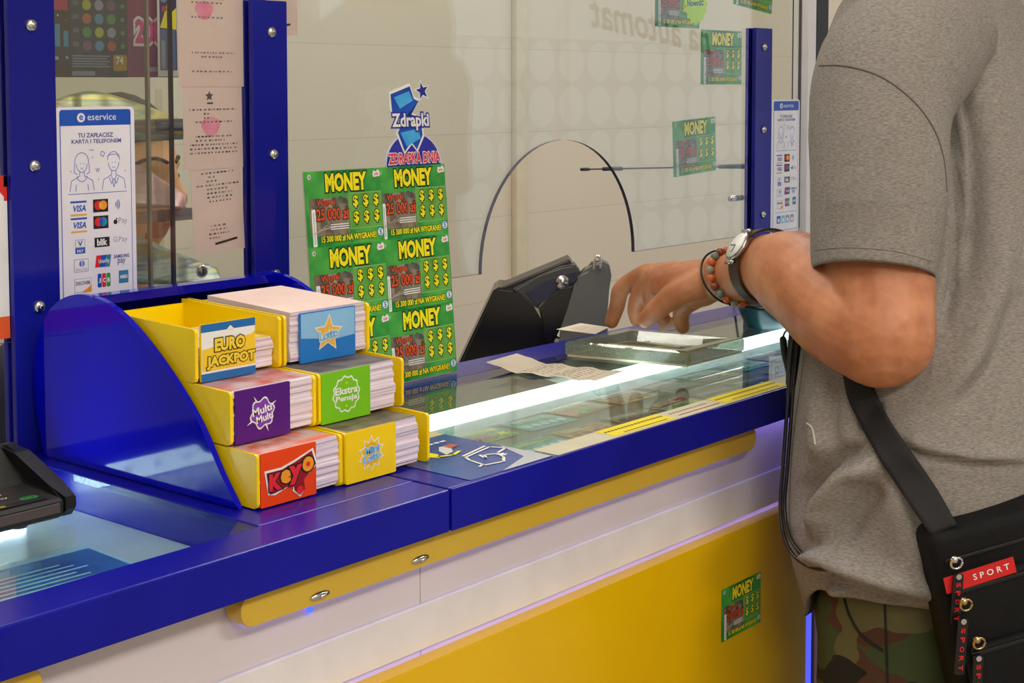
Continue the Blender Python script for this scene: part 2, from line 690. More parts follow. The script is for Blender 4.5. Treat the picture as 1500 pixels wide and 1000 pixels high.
# left worktop: blue frame round a glazed well
wl = empty('worktop', (0.4, 1.1, ZB), 'blue worktop at the left end with a lit glazed well under the card terminal', 'worktop')
bm = BM()
HX0, HX1, HY0, HY1 = -0.2, 0.811, 0.970, 1.285
slab(bm, CX0, SEAM - .0012, YF, HY0, ZB, ZT, 0.002)
slab(bm, CX0, SEAM - .0012, HY1, YB, ZB, ZT, 0.002)
slab(bm, CX0, HX0, HY0, HY1, ZB, ZT)
slab(bm, HX1, SEAM - .0012, HY0, HY1, ZB, ZT)
bobj('blue_frame', bm, m_blue, wl)
bm = BM(); box(bm, HX0 + .001, HX1 - .001, HY0 + .001, HY1 - .001, ZT - .007, ZT - .001); bobj('glass_top', bm, g_top, wl)
bm = BM(); box(bm, HX0 + .001, HX1 - .001, HY0 + .001, HY1 - .001, ZB, ZB + .004); bobj('well_floor', bm, M('well_white_gloss', (226, 232, 232), .15), wl)
bm = BM(); box(bm, HX0 + .02, HX1 - .03, HY1 - .008, HY1 - .001, ZB + .008, ZT - .012); bobj('light_strip', bm, emitter('well_led', (228, 246, 255), 22.0), wl)
bm = BM(); sphere(bm, (HX1 - .05, HY1 - .010, ZB + .020), .0045, 8, 6)
lp = bobj('light_point', bm, e_led_dot, wl)
for k in range(1, 20):
    o = lp.copy(); COL.objects.link(o); o.location.x -= k * .036

# right worktop: glass display counter
wr = empty('worktop', (1.7, 1.1, ZB), 'glass topped display worktop on the right, lit from inside by a bright white tube', 'worktop')
bm = BM()
GX0, GX1, GY0, GY1 = 1.155, CX1 - .01, 0.9275, 1.276
slab(bm, SEAM + .0012, CX1, YF, GY0, ZB, ZT, 0.001)
slab(bm, SEAM + .0012, GX0, GY0, GY1, ZB, ZT, 0.001)
slab(bm, SEAM + .0012, CX1, GY1, YB, ZB, ZT, 0.001)
slab(bm, GX1, CX1, GY0, GY1, ZB, ZT, 0.001)
bobj('blue_frame', bm, m_blue, wr)
bm = BM(); box(bm, GX0 + .001, GX1 - .001, GY0 + .0005, GY1 - .001, ZT - .006, ZT); bobj('glass_top', bm, g_top, wr)
bm = BM()
prism(bm, [(GX0, 0.930, ZT - .0100), (GX0, 1.134, ZT - .0125), (GX0, 1.134, 0.9910), (GX0, 0.930, 0.9910)], (GX1 - GX0, 0, 0))
bobj('well_floor', bm, M('well_grey', (128, 130, 126), .5), wr)
bm = BM(); box(bm, GX0 + .001, GX1 - .001, 1.180, GY1 - .001, ZT - .014, ZT - .009); bobj('grey_shelf', bm, M('grey_shelf', (104, 98, 92), 0.5), wr)
bm = BM(); box(bm, GX0 + .03, GX1 - .03, 1.138, 1.177, ZT - .024, ZT - .0068, 0.002); bobj('light_tube', bm, e_led, wr)
bm = BM(); box(bm, GX0 + .001, GX1 - .001, 1.1365, 1.179, 0.9825, 0.9865); box(bm, GX0 + .001, GX1 - .001, 1.1795, 1.186, 0.983, ZT - .0145)
bobj('well_back', bm, M('well_grey', (128, 130, 126), .5), wr)

# price label strip lying under the front edge of the glass
m_label = M('label_white', (206, 200, 176), 0.6)
m_label_y = M('label_yellow', (240, 220, 30), 0.6)
m_ink = M('dark_ink', (60, 56, 54), 0.7)
m_red_ink = M('red_ink', (190, 40, 30), 0.7)
P = Print()
x_l, x_r = GX0 + .004, GX1 - .004
P.slab(x_l, x_r, 0, .032, .0006, m_label)
segs = [(onZ(ZT, a, ya).x, onZ(ZT, b, yb_).x) for a, ya, b, yb_ in ((892, 638, 980, 611), (1052, 589, 1140, 562))]
for a, b in segs:
    P.rect(a, b, 0.003, .032, m_label_y, 1)
    for k in range(int((b - a) / .006)):
        P.rect(a + .004 + k * .006, a + .004 + k * .006 + .0032, .019, .023, m_ink, 2)
    P.rect(a + .02, b - .012, .007, .0085, m_ink, 2)
P.rect(segs[0][1] + .012, segs[1][0] - .006, .008, .0095, m_red_ink, 2)
print('label segs', segs)
for k in range(int((segs[1][0] - segs[0][1] - .02) / .007)):
    P.rect(segs[0][1] + .010 + k * .007, segs[0][1] + .013 + k * .007, .018, .022, M('grey_ink', (150, 140, 120), .7), 2)
o = P.obj('label_strip', flatmat((0, GY0 - .002, ZT + .0008)), wr)

# counter body
cb = empty('shop_counter', (1.1, 1.1, 0), 'white and yellow lit counter front below the blue worktop', 'counter')
bm = BM(); box(bm, CX0 + .01, CX1 - .01, 0.985, 1.335, 0.09, 0.980); bobj('carcass', bm, m_white, cb)
bm = BM(); box(bm, CX0 + .03, CX1 - .03, 1.03, 1.30, 0, 0.09); bobj('plinth', bm, m_dark, cb)
bm = BM()
box(bm, CX0, 0.9975, 0.962, 0.9845, 0.09, ZB - .001, 0.001)
box(bm, 0.9985, CX1, 0.962, 0.9845, 0.09, ZB - .001, 0.001)
bobj('front_panel', bm, m_panel_w, cb)


def stadium(x0, x1, z0, z1, y0, y1, r, mat, name):
    pts = []
    for cx, cz, a0 in ((x1 - r, z0 + r, -PI / 2), (x1 - r, z1 - r, 0), (x0 + r, z1 - r, PI / 2), (x0 + r, z0 + r, PI)):
        for k in range(9):
            a = a0 + PI / 2 * k / 8
            pts.append((cx + r * math.cos(a), y0, cz + r * math.sin(a)))
    bm = BM()
    vs, fs = prism(bm, pts, (0, y1 - y0, 0))
    bmesh.ops.bevel(bm, geom=list(fs[0].edges), offset=0.0006, segments=1, affect='EDGES')
    return bobj(name, bm, mat, cb)


stadium(0.765, 1.560, 0.9605, 0.9880, 0.938, 0.957, 0.0125, m_yel_bar, 'accent_bar')
stadium(CX0, 0.584, 0.9625, 0.9880, 0.938, 0.957, 0.0125, m_yel_bar, 'accent_bar')
stadium(0.30, 1.692, 0.22, 0.8675, 0.940, 0.957, 0.035, m_yel_panel, 'yellow_panel')
stadium(1.745, CX1 - .02, 0.22, 0.8675, 0.940, 0.957, 0.035, m_yel_panel, 'yellow_panel')
bm = BM(); box(bm, 0.30, 1.70, 0.957, 0.9615, 0.872, 0.915, .001); bobj('white_strip', bm, m_white, cb)
bm = BM(); box(bm, 0.785, 1.545, 0.9575, 0.9615, 0.9580, 0.9615); bobj('blue_light_strip', bm, e_blue, cb)
bm = BM(); box(bm, 0.34, 1.66, 0.9575, 0.9615, 0.855, 0.860); bobj('blue_light_strip', bm, e_blue, cb)
bm = BM(); box(bm, 1.59, 2.30, 0.944, 0.952, 0.9870, 0.9900); bobj('blue_light_strip', bm, emitter('lavender_led', (150, 136, 255), 7.0), cb)
bm = BM(); box(bm, 1.714, 1.733, 0.955, 0.9615, 0.10, 0.93); bobj('blue_light_strip', bm, emitter('blue_led_side', (64, 72, 255), 2.4), cb)
for px_, py_ in ((358, 892), (398, 898), (455, 893)):
    bm = BM(); p = onY(0.959, px_, py_); sphere(bm, p, .0022, 8, 6, scale=(1.6, 1, 1)); bobj('blue_light_point', bm, e_blue_dot, cb)
for px_, py_ in ((615, 818), (468, 871)):
    p = onY(0.938, px_, py_)
    bm = BM()
    sphere(bm, (p.x, p.y - .001, p.z), .006, 16, 10, scale=(1.9, 0.5, 0.62))
    sphere(bm, (p.x + .001, p.y - .004, p.z), .0028, 12, 8, scale=(1.3, 0.7, 0.8))
    bobj('chrome_stud', bm, m_chrome, cb, True)
# clerk-side desk below the worktop
dk = empty('clerk_desk', (1.6, 1.75, 0), 'pale desk behind the glass that carries the black terminal', 'desk')
bm = BM(); box(bm, 0.2, 2.6, 1.40, 1.585, 0.870, 0.900, 0.003); bobj('desk_top', bm, M('pale_desk', (206, 200, 192), 0.4), dk)
for x in (0.22, 2.54):
    bm = BM(); box(bm, x, x + .03, 1.42, 1.57, 0, 0.870); bobj('side_panel', bm, m_white, dk)
# ------------------------------------------------------------------ scratch tickets
m_tk_green = M('ticket_green', (104, 196, 84), 0.35, col2=(14, 130, 52), scale=16, contrast=(0.4, 0.72))
m_tk_panel = M('ticket_panel_green', (108, 176, 78), 0.4, col2=(84, 150, 58), scale=30)
m_tk_panel_e = M('ticket_panel_edge', (150, 196, 110), 0.4)
m_tk_pic = M('ticket_picture', (164, 150, 128), 0.45, col2=(64, 50, 44), scale=60, contrast=(0.3, 0.7), stretch=(1, 0.5, 1))
m_tk_pic2 = M('ticket_picture_roof', (64, 66, 58), 0.45, col2=(110, 110, 96), scale=90)
m_yel_ink = M('yellow_ink', (252, 236, 20), 0.4)
m_blk_ink = M('black_ink', (16, 14, 12), 0.5)
m_red_or = M('orange_red_ink', (232, 92, 40), 0.45, col2=(206, 60, 24), scale=80)
m_white_ink = M('white_ink', (240, 240, 236), 0.5)
m_pink_ink = M('pink_ink', (230, 90, 130), 0.5)
m_lblue_ink = M('light_blue_ink', (120, 190, 236), 0.5)
m_dblue_ink = M('dark_blue_ink', (30, 40, 150), 0.5)


def money_ticket(h=0.0895, lime=False):
    """front of one MONEY ticket, lower left corner at the origin"""
    P = Print(0.00016)
    W, H = 1.4 * h, h
    X = lambda u: u * W
    Y = lambda v: (1 - v) * H
    P.slab(0, W, 0, H, 0.0004, m_tk_green, 0.0008)
    P.text('MONEY', X(.26), X(.80), Y(.290), Y(.035), m_yel_ink, 3, 0.05, m_blk_ink, 0.055)
    P.text('MONEY', X(.268), X(.808), Y(.307), Y(.052), m_blk_ink, 2, 0.09)
    P.rect(X(.555), X(.985), Y(.80), Y(.315), m_tk_panel_e, 1)
    P.rect(X(.560), X(.980), Y(.79), Y(.325), m_tk_panel, 2)
    for r in range(2):
        for c in range(3):
            cx, cy = .635 + c * .137, .435 + r * .215
            P.text('$', X(cx - .034), X(cx + .034), Y(cy + .085), Y(cy - .085), m_yel_ink, 4, 0.03, m_blk_ink, 0.05)
            P.text('$', X(cx - .026), X(cx + .044), Y(cy + .100), Y(cy - .070), m_blk_ink, 3, 0.06)
    P.rect(X(.045), X(.545), Y(.86), Y(.36), m_tk_pic, 1)
    P.poly([(X(.36), Y(.42)), (X(.44), Y(.345)), (X(.54), Y(.40)), (X(.54), Y(.46))], m_tk_pic2, 2)
    for k in range(4):
        P.stroke([(X(.06 + .03 * k), Y(.84 - .02 * k)), (X(.26 + .05 * k), Y(.72 + .01 * k))], h * .010, M('rail_grey', (176, 168, 152), .5), 2)
    P.text('Wygraj', X(.135), X(.36), Y(.475), Y(.375), m_red_or, 4, 0.02, m_blk_ink, 0.05, rot=0.03)
    P.text('25 000 zł', X(.125), X(.54), Y(.655), Y(.495), m_red_or, 4, 0.025, m_blk_ink, 0.05)
    for k in range(3):
        P.rect(X(.30), X(.53), Y(.725 + .03 * k), Y(.712 + .03 * k), m_white_ink, 3)
    P.text('15 300 000 zł NA WYGRANE!', X(.17), X(.885), Y(.945), Y(.86), m_yel_ink, 4, 0.03, m_blk_ink, 0.06)
    P.disc(X(.065), Y(.075), h * .032, m_white_ink, 2)
    P.text('18', X(.05), X(.08), Y(.095), Y(.055), m_blk_ink, 3, 0.02)
    P.rect(X(.068), X(.118), Y(.99), Y(.50), m_white_ink, 2, h * .012)
    for k in range(20):
        P.rect(X(.085), X(.102), Y(.955 - k * .021), Y(.945 - k * .021), M('pale_grey_ink', (150, 150, 150), .6), 3)
    P.blob([(X(.885), Y(.09)), (X(.90), Y(.03)), (X(.93), Y(.05)), (X(.965), Y(.02)), (X(.985), Y(.055)), (X(.985), Y(.11)), (X(.90), Y(.125))], m_white_ink, 2)
    P.text('zdr', X(.905), X(.97), Y(.10), Y(.055), m_pink_ink, 3, 0.03)
    P.disc(X(.945), Y(.875), h * .058, m_lblue_ink, 4)
    P.disc(X(.945), Y(.875), h * .046, m_white_ink, 5)
    P.text('5', X(.932), X(.958), Y(.91), Y(.84), m_dblue_ink, 6, 0.03)
    if lime:
        P.star(X(.90), Y(.55), h * .40, h * .34, 16, M('lime_sticker', (206, 246, 30), .5), 8)
        P.text('Nowość', X(.70), X(1.08), Y(.60), Y(.47), m_dblue_ink, 9, 0.03, rot=0.08)
    return P


TK = money_ticket().mesh('scratch_ticket')


def ticket(mat4, label, group):
    o = bpy.data.objects.new('scratch_ticket', TK)
    COL.objects.link(o)
    o.matrix_basis = mat4
    return tag(o, label, 'scratch ticket', group)


TH = 0.0895
# the stand holding six tickets
LEAN = math.radians(4.6)
SY = 1.298
st = empty('ticket_stand', (1.30, SY + .006, ZT), 'clear leaning stand with a blue star sign above six green tickets', 'ticket stand')
SM = facing((0, SY + .0016, ZT + .002), lean=LEAN)
P = Print()
P.slab(1.176, 1.418, 0.0, 0.268, 0.0014, g_acryl)
P.obj('backing_panel', SM, st)
bm = BM(); box(bm, 1.185, 1.41, SY + .003, SY + .045, ZT + .0004, ZT + .002); bobj('foot', bm, g_acryl, st)
cols = [(1.1745, 0.0009, 'left'), (1.2905, 0.0001, 'right')]
rows = [(0.1785, 'top'), (0.0890, 'middle'), (0.0005, 'bottom')]
for x, dz, cn in cols:
    for z, rn in rows:
        lab = {('left', 'top'): 'green money ticket at the top left of the stand, fully uncovered',
               ('right', 'top'): 'green money ticket at the top right of the stand, right below the blue sign',
               ('left', 'middle'): 'green money ticket in the middle left of the stand, behind the leaflet dispenser corner',
               ('right', 'middle'): 'green money ticket in the middle of the right column of the stand',
               ('left', 'bottom'): 'green money ticket at the bottom left of the stand, mostly hidden by the leaflets',
               ('right', 'bottom'): 'green money ticket at the bottom right of the stand, standing on the counter'}[(cn, rn)]
        ticket(SM @ Matrix.Translation((x, z, 0.0022 + dz)), lab, 'money tickets on the stand')
# header sign
P = Print()
m_sign = M('sign_blue', (54, 50, 170), 0.35, col2=(40, 38, 150), scale=20)
m_sign_edge = M('sign_edge', (212, 212, 240), 0.4)
m_z_dark = M('logo_blue', (28, 88, 200), 0.35, col2=(20, 50, 150), scale=14)
m_z_light = M('logo_light_blue', (84, 190, 240), 0.35, col2=(40, 130, 220), scale=14)
cx, cy, R_ = 1.3625, 0.268, 0.0515
def half(r, n=28): return [(cx + r * math.cos(PI * k / n) * .98, cy + r * .82 * math.sin(PI * k / n)) for k in range(n + 1)]
P.body([(cx - R_ * .98, cy - .02)] + half(R_)[::-1] + [(cx + R_ * .98, cy - .02)], 0.0014, m_sign_edge)
P.poly([(cx - R_ * .95, cy - .02)] + half(R_ * .965)[::-1] + [(cx + R_ * .95, cy - .02)], m_sign, 1)
# zig-zag flash with star
zz = [(-.031, .092), (.004, .102), (.010, .086), (.018, .083), (-.002, .068), (.020, .062), (.022, .040), (.010, .022), (.001, .032), (-.012, .020), (-.022, .044), (-.012, .058), (-.030, .070)]
zz = [(cx - .004 + a, cy - .002 + b) for a, b in zz]
zo = []
mx = sum(p[0] for p in zz) / len(zz); my = sum(p[1] for p in zz) / len(zz)
for p in zz:
    d = Vector((p[0] - mx, p[1] - my)); d = d * (1 + .0035 / d.length)
    zo.append((mx + d.x, my + d.y))
P._add([(p[0], p[1], 0) for p in [(mx, my)] + zo] + [(p[0], p[1], -.0014) for p in [(mx, my)] + zo],
       [[0, 1 + (k + 1) % 13, 1 + k] for k in range(13)] + [[14, 15 + k, 15 + (k + 1) % 13] for k in range(13)] +
       [[1 + k, 1 + (k + 1) % 13, 15 + (k + 1) % 13, 15 + k] for k in range(13)], m_white_ink, 0)
P.blob(zo, m_white_ink, 2)
P.blob(zz, m_z_dark, 3)
P.blob([(cx - .030, cy + .086), (cx - .002, cy + .094), (cx + .004, cy + .082), (cx - .020, cy + .072)], m_z_light, 4)
P.blob([(cx - .022, cy + .042), (cx + .010, cy + .046), (cx + .014, cy + .034), (cx - .012, cy + .024)], m_z_light, 4)
P.star(cx + .022, cy + .094, .015, .0065, 5, m_white_ink, 3, 0.2)
P.star(cx + .022, cy + .094, .0115, .0048, 5, m_dblue_ink, 4, 0.2)
P.text('Zdrapki', cx - .036, cx + .030, cy + .044, cy + .066, m_white_ink, 6, 0.03, m_sign, 0.09)
P.text('ZDRAPKA DNIA', cx - .046, cx + .047, cy + .003, cy + .0165, M('sign_red', (226, 40, 80), .4), 6, 0.03, m_white_ink, 0.06)
P.obj('header_sign', SM @ Matrix.Translation((0, 0, 0.0005)), st)

# tickets taped to the inside of the big pane
GYF = 1.348           # customer face of the panes
def glass_ticket(px_, py_, roll, label, mesh=None, dy=.0075):
    p = onY(GYF + dy, px_, py_)
    o = ticket(facing(p, roll=roll) @ Matrix.Translation((0, -TH, 0)), label, 'money tickets taped to the pane')
    if mesh: o.data = mesh
    return o
glass_ticket(1027, 43, 0.00, 'green money ticket taped high on the glass beside the blue post')
glass_ticket(985, 178, 0.05, 'green money ticket taped to the glass above the pass-through arch')
lime = money_ticket(lime=True).mesh('scratch_ticket')
glass_ticket(960, -46, 0.0, 'money ticket with a bright lime sticker at the top of the glass', lime)
glass_ticket(1079, -72, -0.10, 'tilted money ticket cut off by the top of the photo above the blue post')
# ticket on the yellow front
p = onY(0.9395, 1057, 864)
o = ticket(facing(p, roll=0.0) @ Matrix.Scale(0.71, 4) @ Matrix.Translation((0, -TH, .0004)),
           'small green money ticket stuck on the yellow counter front', None)
if 'group' in o: del o['group']

# ------------------------------------------------------------------ tickets lying in the lit well
def well_ticket(base, acc, acc2, kind, w=.076, h=.05):
    P = Print(0.0002)
    P.slab(0, w, 0, h, .0005, base)
    P.rect(.003, w - .003, h * .62, h * .92, acc, 1)
    if kind == 0:
        for k in range(5):
            P.disc(w * (.14 + .18 * k), h * .32, h * .12, acc2, 2, 14)
    elif kind == 1:
        P.rect(w * .1, w * .6, h * .12, h * .5, acc2, 2)
        P.star(w * .8, h * .32, h * .22, h * .10, 6, m_yel_ink, 2)
    elif kind == 2:
        for r in range(2):
            for k in range(4):
                P.rect(w * (.08 + .22 * k), w * (.24 + .22 * k), h * (.10 + .25 * r), h * (.29 + .25 * r), acc2, 2)
    else:
        P.poly([(w * .05, h * .08), (w * .95, h * .08), (w * .6, h * .55)], acc2, 2)
    for k in range(3):
        P.rect(w * .08, w * (.8 - .15 * k), h * (.68 + .07 * k), h * (.71 + .07 * k), m_white_ink, 3)
    return P.mesh('scratch_ticket')
c_ = lambda n, c: M('well_' + n, c, .22, col2=tuple(v * .8 for v in c), scale=50)
cyan, green, yelw, orange, purple, pinkw, grey, cream, redw = (
    c_('cyan', (70, 190, 210)), c_('green', (90, 170, 60)), c_('yellow', (236, 206, 40)), c_('orange', (226, 110, 40)),
    c_('purple', (120, 40, 130)), c_('pink', (216, 130, 150)), c_('grey', (130, 132, 130)), c_('cream', (214, 208, 186)), c_('red', (186, 44, 40)))
WT = [('cyan', well_ticket(cyan, green, m_white_ink, 0)), ('green and yellow', well_ticket(green, yelw, redw, 1)),
      ('orange and yellow', well_ticket(orange, yelw, green, 3)), ('grey striped', well_ticket(grey, cream, m_dark, 2)),
      ('yellow', well_ticket(yelw, orange, redw, 2)), ('cream and red', well_ticket(cream, redw, green, 1)),
      ('silver and pink', well_ticket(grey, pinkw, cream, 0)), ('purple', well_ticket(purple, pinkw, cyan, 3))]
slope = math.atan(.0025 / .204)
def well_place(i, x, y, rot, dz, label):
    z = ZT - .0100 - (y - .93) / .204 * .0025
    o = bpy.data.objects.new('scratch_ticket', WT[i][1])
    COL.objects.link(o)
    o.matrix_basis = Matrix.Translation((x, y, z + .0008 + dz)) @ Matrix.Rotation(-slope, 4, 'X') @ Matrix.Rotation(rot, 4, 'Z')
    tag(o, label, 'scratch ticket', 'tickets lying in the lit display well')
front = [0, 4, 3, 5, 6, 3, 7, 5]
back = [1, 0, 2, 4, 6, 1, 0, 7]
ordn = ['leftmost', 'second from the left', 'third from the left', 'fourth from the left', 'fifth from the left', 'sixth from the left', 'seventh from the left', 'rightmost']
for k in range(8):
    x = GX0 + .02 + k * .088 + random.uniform(-.004, .004)
    well_place(front[k], x, .968 + random.uniform(-.003, .003), random.uniform(-.06, .06), .0006,
               f'{WT[front[k]][0]} ticket in the front row under the counter glass, {ordn[k]}')
    well_place(back[k], x + random.uniform(-.006, .006), 1.045 + random.uniform(-.004, .004), random.uniform(-.08, .08), .0006,
               f'{WT[back[k]][0]} ticket in the row nearest the white tube, {ordn[k]}')
# leaflets on the floor of the left well
m_leaf_b = M('leaflet_blue', (40, 120, 180), .5, col2=(20, 80, 150), scale=18)
m_leaf_y = M('leaflet_gold', (190, 160, 40), .5)
m_leaf_o = M('leaflet_tan', (206, 150, 96), .5, col2=(190, 130, 90), scale=30)
m_leaf_line = M('leaflet_pale', (190, 222, 236), .5)
def leaflet(kind):
    P = Print(0.0002)
    w, h = .20, .14
    P.slab(0, w, 0, h, .0006, m_leaf_line if kind == 0 else m_leaf_b)
    if kind == 0:
        P.rect(.004, w - .004, .02, h - .012, m_leaf_b, 1)
        for k in range(9):
            P.rect(.012, w - .03 - .008 * (k % 3), .03 + k * .009, .033 + k * .009, m_leaf_line, 2)
        P.rect(.010, .024, .004, h - .004, m_leaf_y, 3)
    else:
        P.rect(.01, .09, .01, h * .8, m_leaf_o, 1)
        P.rect(.10, .118, .004, h - .004, m_leaf_y, 2)
        for k in range(8):
            P.rect(.125, .19, .02 + k * .013, .024 + k * .013, m_leaf_line, 2)
    return P
tag(leaflet(0).obj('leaflet', flatmat((.545, 1.005, ZB + .0052), -.05)), 'blue leaflet with a gold stripe lying in the left lit well, on the right', 'leaflet', 'leaflets in the left well')
tag(leaflet(1).obj('leaflet', flatmat((.330, .990, ZB + .0052), .05)), 'blue and tan leaflet in the left lit well, below the card terminal', 'leaflet', 'leaflets in the left well')

# printed sticker on the blue worktop
m_st_blue = M('sticker_blue', (60, 96, 170), .25, col2=(34, 56, 140), scale=9)
m_st_teal = M('sticker_teal', (60, 140, 190), .25)
m_st_pale = M('sticker_pale', (190, 196, 206), .3)
m_cream = M('sticker_cream', (222, 206, 166), .3)
P = Print(0.0002)
X0, X1, Y0, Y1 = 1.032, 1.153, .9285, 1.12
P.slab(X0, X1, Y0, Y1, .0003, m_st_blue)
P.rect(X0, X1, 1.075, Y1, m_cream, 1)
for k in range(5):
    P.rect(X0 + .012, X1 - .02 - .01 * (k % 3), 1.082 + k * .007, 1.0845 + k * .007, m_red_ink, 2)
P.poly([(X1, Y0), (X1, Y0 + .07), (X1 - .02, Y0 + .02), (X1 - .075, Y0)], m_st_pale, 1)
for k in range(9):
    P.rect(X0 + .02 + k * .009, X0 + .027 + k * .009, 1.052, 1.056, m_white_ink, 2)
# sweep of yellow and white
P.stroke([(X0 + .035, 1.028), (X0 + .045, 1.012), (X0 + .06, 1.006), (X0 + .075, 1.012)], .004, m_yel_ink, 3)
P.blob([(X0 + .036, 1.02), (X0 + .05, 1.036), (X0 + .052, 1.02), (X0 + .042, 1.008)], m_yel_ink, 2)
P.blob([(X0 + .056, 1.012), (X0 + .070, 1.016), (X0 + .086, 1.034), (X0 + .075, 1.040), (X0 + .062, 1.028)], M('swirl_white', (220, 220, 216), .4), 2)
P.blob([(X0 + .078, 1.026), (X0 + .094, 1.030), (X0 + .092, 1.040), (X0 + .080, 1.040)], M('swirl_red', (190, 90, 80), .4), 3)
# hand and slot outline
P.stroke([(X0 + .060, .990), (X0 + .108, 1.000), (X0 + .116, .985), (X0 + .096, .978)], .003, m_white_ink, 3)
P.stroke([(X0 + .062, .995), (X0 + .107, 1.006)], .003, m_white_ink, 3)
P.stroke([(X0 + .060, .990), (X0 + .054, .978), (X0 + .050, .958), (X0 + .042, .955)], .003, m_white_ink, 3)
P.stroke([(X0 + .050, .955), (X0 + .072, .950), (X0 + .086, .962), (X0 + .092, .976), (X0 + .080, .982), (X0 + .070, .972), (X0 + .076, .985)], .003, m_white_ink, 3)
P.star(X0 + .092, .970, .007, .0035, 6, m_white_ink, 4)
tag(P.obj('counter_sticker', flatmat((0, 0, ZT + .0006))), 'blue sticker with a white hand outline on the worktop beside the leaflet dispenser', 'sticker')
# ------------------------------------------------------------------ glass screen on the counter
GT = 0.006
ZG, ZTOP = 1.1437, 1.92
def pane(name, outline, label):
    """outline (x, z) in order; faces clear, rim dark"""
    bm = BM()
    vs, fs = prism(bm, [(x, GYF, z) for x, z in outline], (0, GT, 0))
    for f in fs[2:]:
        f.material_index = 1
    o = bobj(name, bm, [g_pane, m_glass_edge])
    return tag(o, label, 'glass pane')
arc = [(1.6988 + .1778 * math.cos(a), 1.1437 + .1778 * math.sin(a)) for a in (PI * k / 40 for k in range(41))]
XR = 2.384
pane('glass_screen', [(1.1465, ZG), (1.1465, ZTOP), (XR, ZTOP), (XR, ZG)] + arc, 'large clear screen with a round pass-through arch')
pane('glass_screen', [(-0.25, ZG), (-0.25, ZTOP), (1.1455, ZTOP), (1.1455, ZG)], 'clear screen on the left between the two near blue posts')

def post(px_bolts, x0, x1, label, ztop=1.4975):
    t = empty('clamp_post', ((x0 + x1) / 2, 1.3455, ZT), label, 'post', 'blue posts clamping the glass')
    bm = BM(); box(bm, x0, x1, 1.3405, 1.3475, ZT + .0002, ztop, .0008); bobj('front_strip', bm, m_blue_post, t)
    bm = BM(); box(bm, x0, x1, GYF + GT + .0005, GYF + GT + .007, ZT - .07, ztop, .0008); bobj('rear_strip', bm, m_blue_post, t)
    for x, y in px_bolts:
        p = onY(1.3405, x, y)
        bm = BM()
        sphere(bm, (p.x, p.y - .001, p.z), .0064, 18, 12, scale=(1, .62, 1))
        sphere(bm, (p.x + .0006, p.y - .0046, p.z + .0004), .0026, 10, 8, scale=(1, .5, 1))
        bobj('bolt', bm, m_steel, t, True)
    return t
post([(45, 37), (50, 243), (57, 449)], .8125, .8650, 'blue post at the left edge of the photo, behind the leaflet dispenser')
post([(397, 47), (400, 226), (404, 402)], 1.1198, 1.1720, 'blue post left of the six green tickets')
post([(1119, 69), (1118, 190), (1117, 314)], 2.2160, 2.2705, 'far blue post beside the customer wrist')
# white trim and dark upright at the far end of the screen
t = empty('end_frame', (2.40, 1.35, ZT), 'white and black upright frame at the far end of the glass', 'frame')
bm = BM(); box(bm, XR + .001, XR + .030, 1.335, 1.365, ZT, 1.95, .001); bobj('white_trim', bm, m_white, t)
bm = BM(); box(bm, XR + .031, XR + .075, 1.335, 1.385, ZT, 1.95, .001); bobj('black_upright', bm, m_black, t)

# ------------------------------------------------------------------ payment stickers
m_pay_blue = M('pay_blue', (24, 84, 190), .35, col2=(22, 78, 182), scale=8)
m_pay_line = M('pay_line', (92, 116, 200), .5)
m_pay_ink = M('pay_ink', (58, 74, 150), .5)
m_pay_bg = M('pay_white', (236, 234, 244), .35)
m_or = M('pay_orange', (240, 150, 30), .5); m_rd = M('pay_red', (216, 30, 40), .5); m_gd = M('pay_gold', (232, 176, 60), .5)
m_tl = M('pay_teal', (40, 130, 170), .5); m_gr = M('pay_green', (40, 150, 70), .5); m_gy = M('pay_grey', (150, 156, 180), .5)
m_kb = M('pay_black', (24, 20, 22), .5)

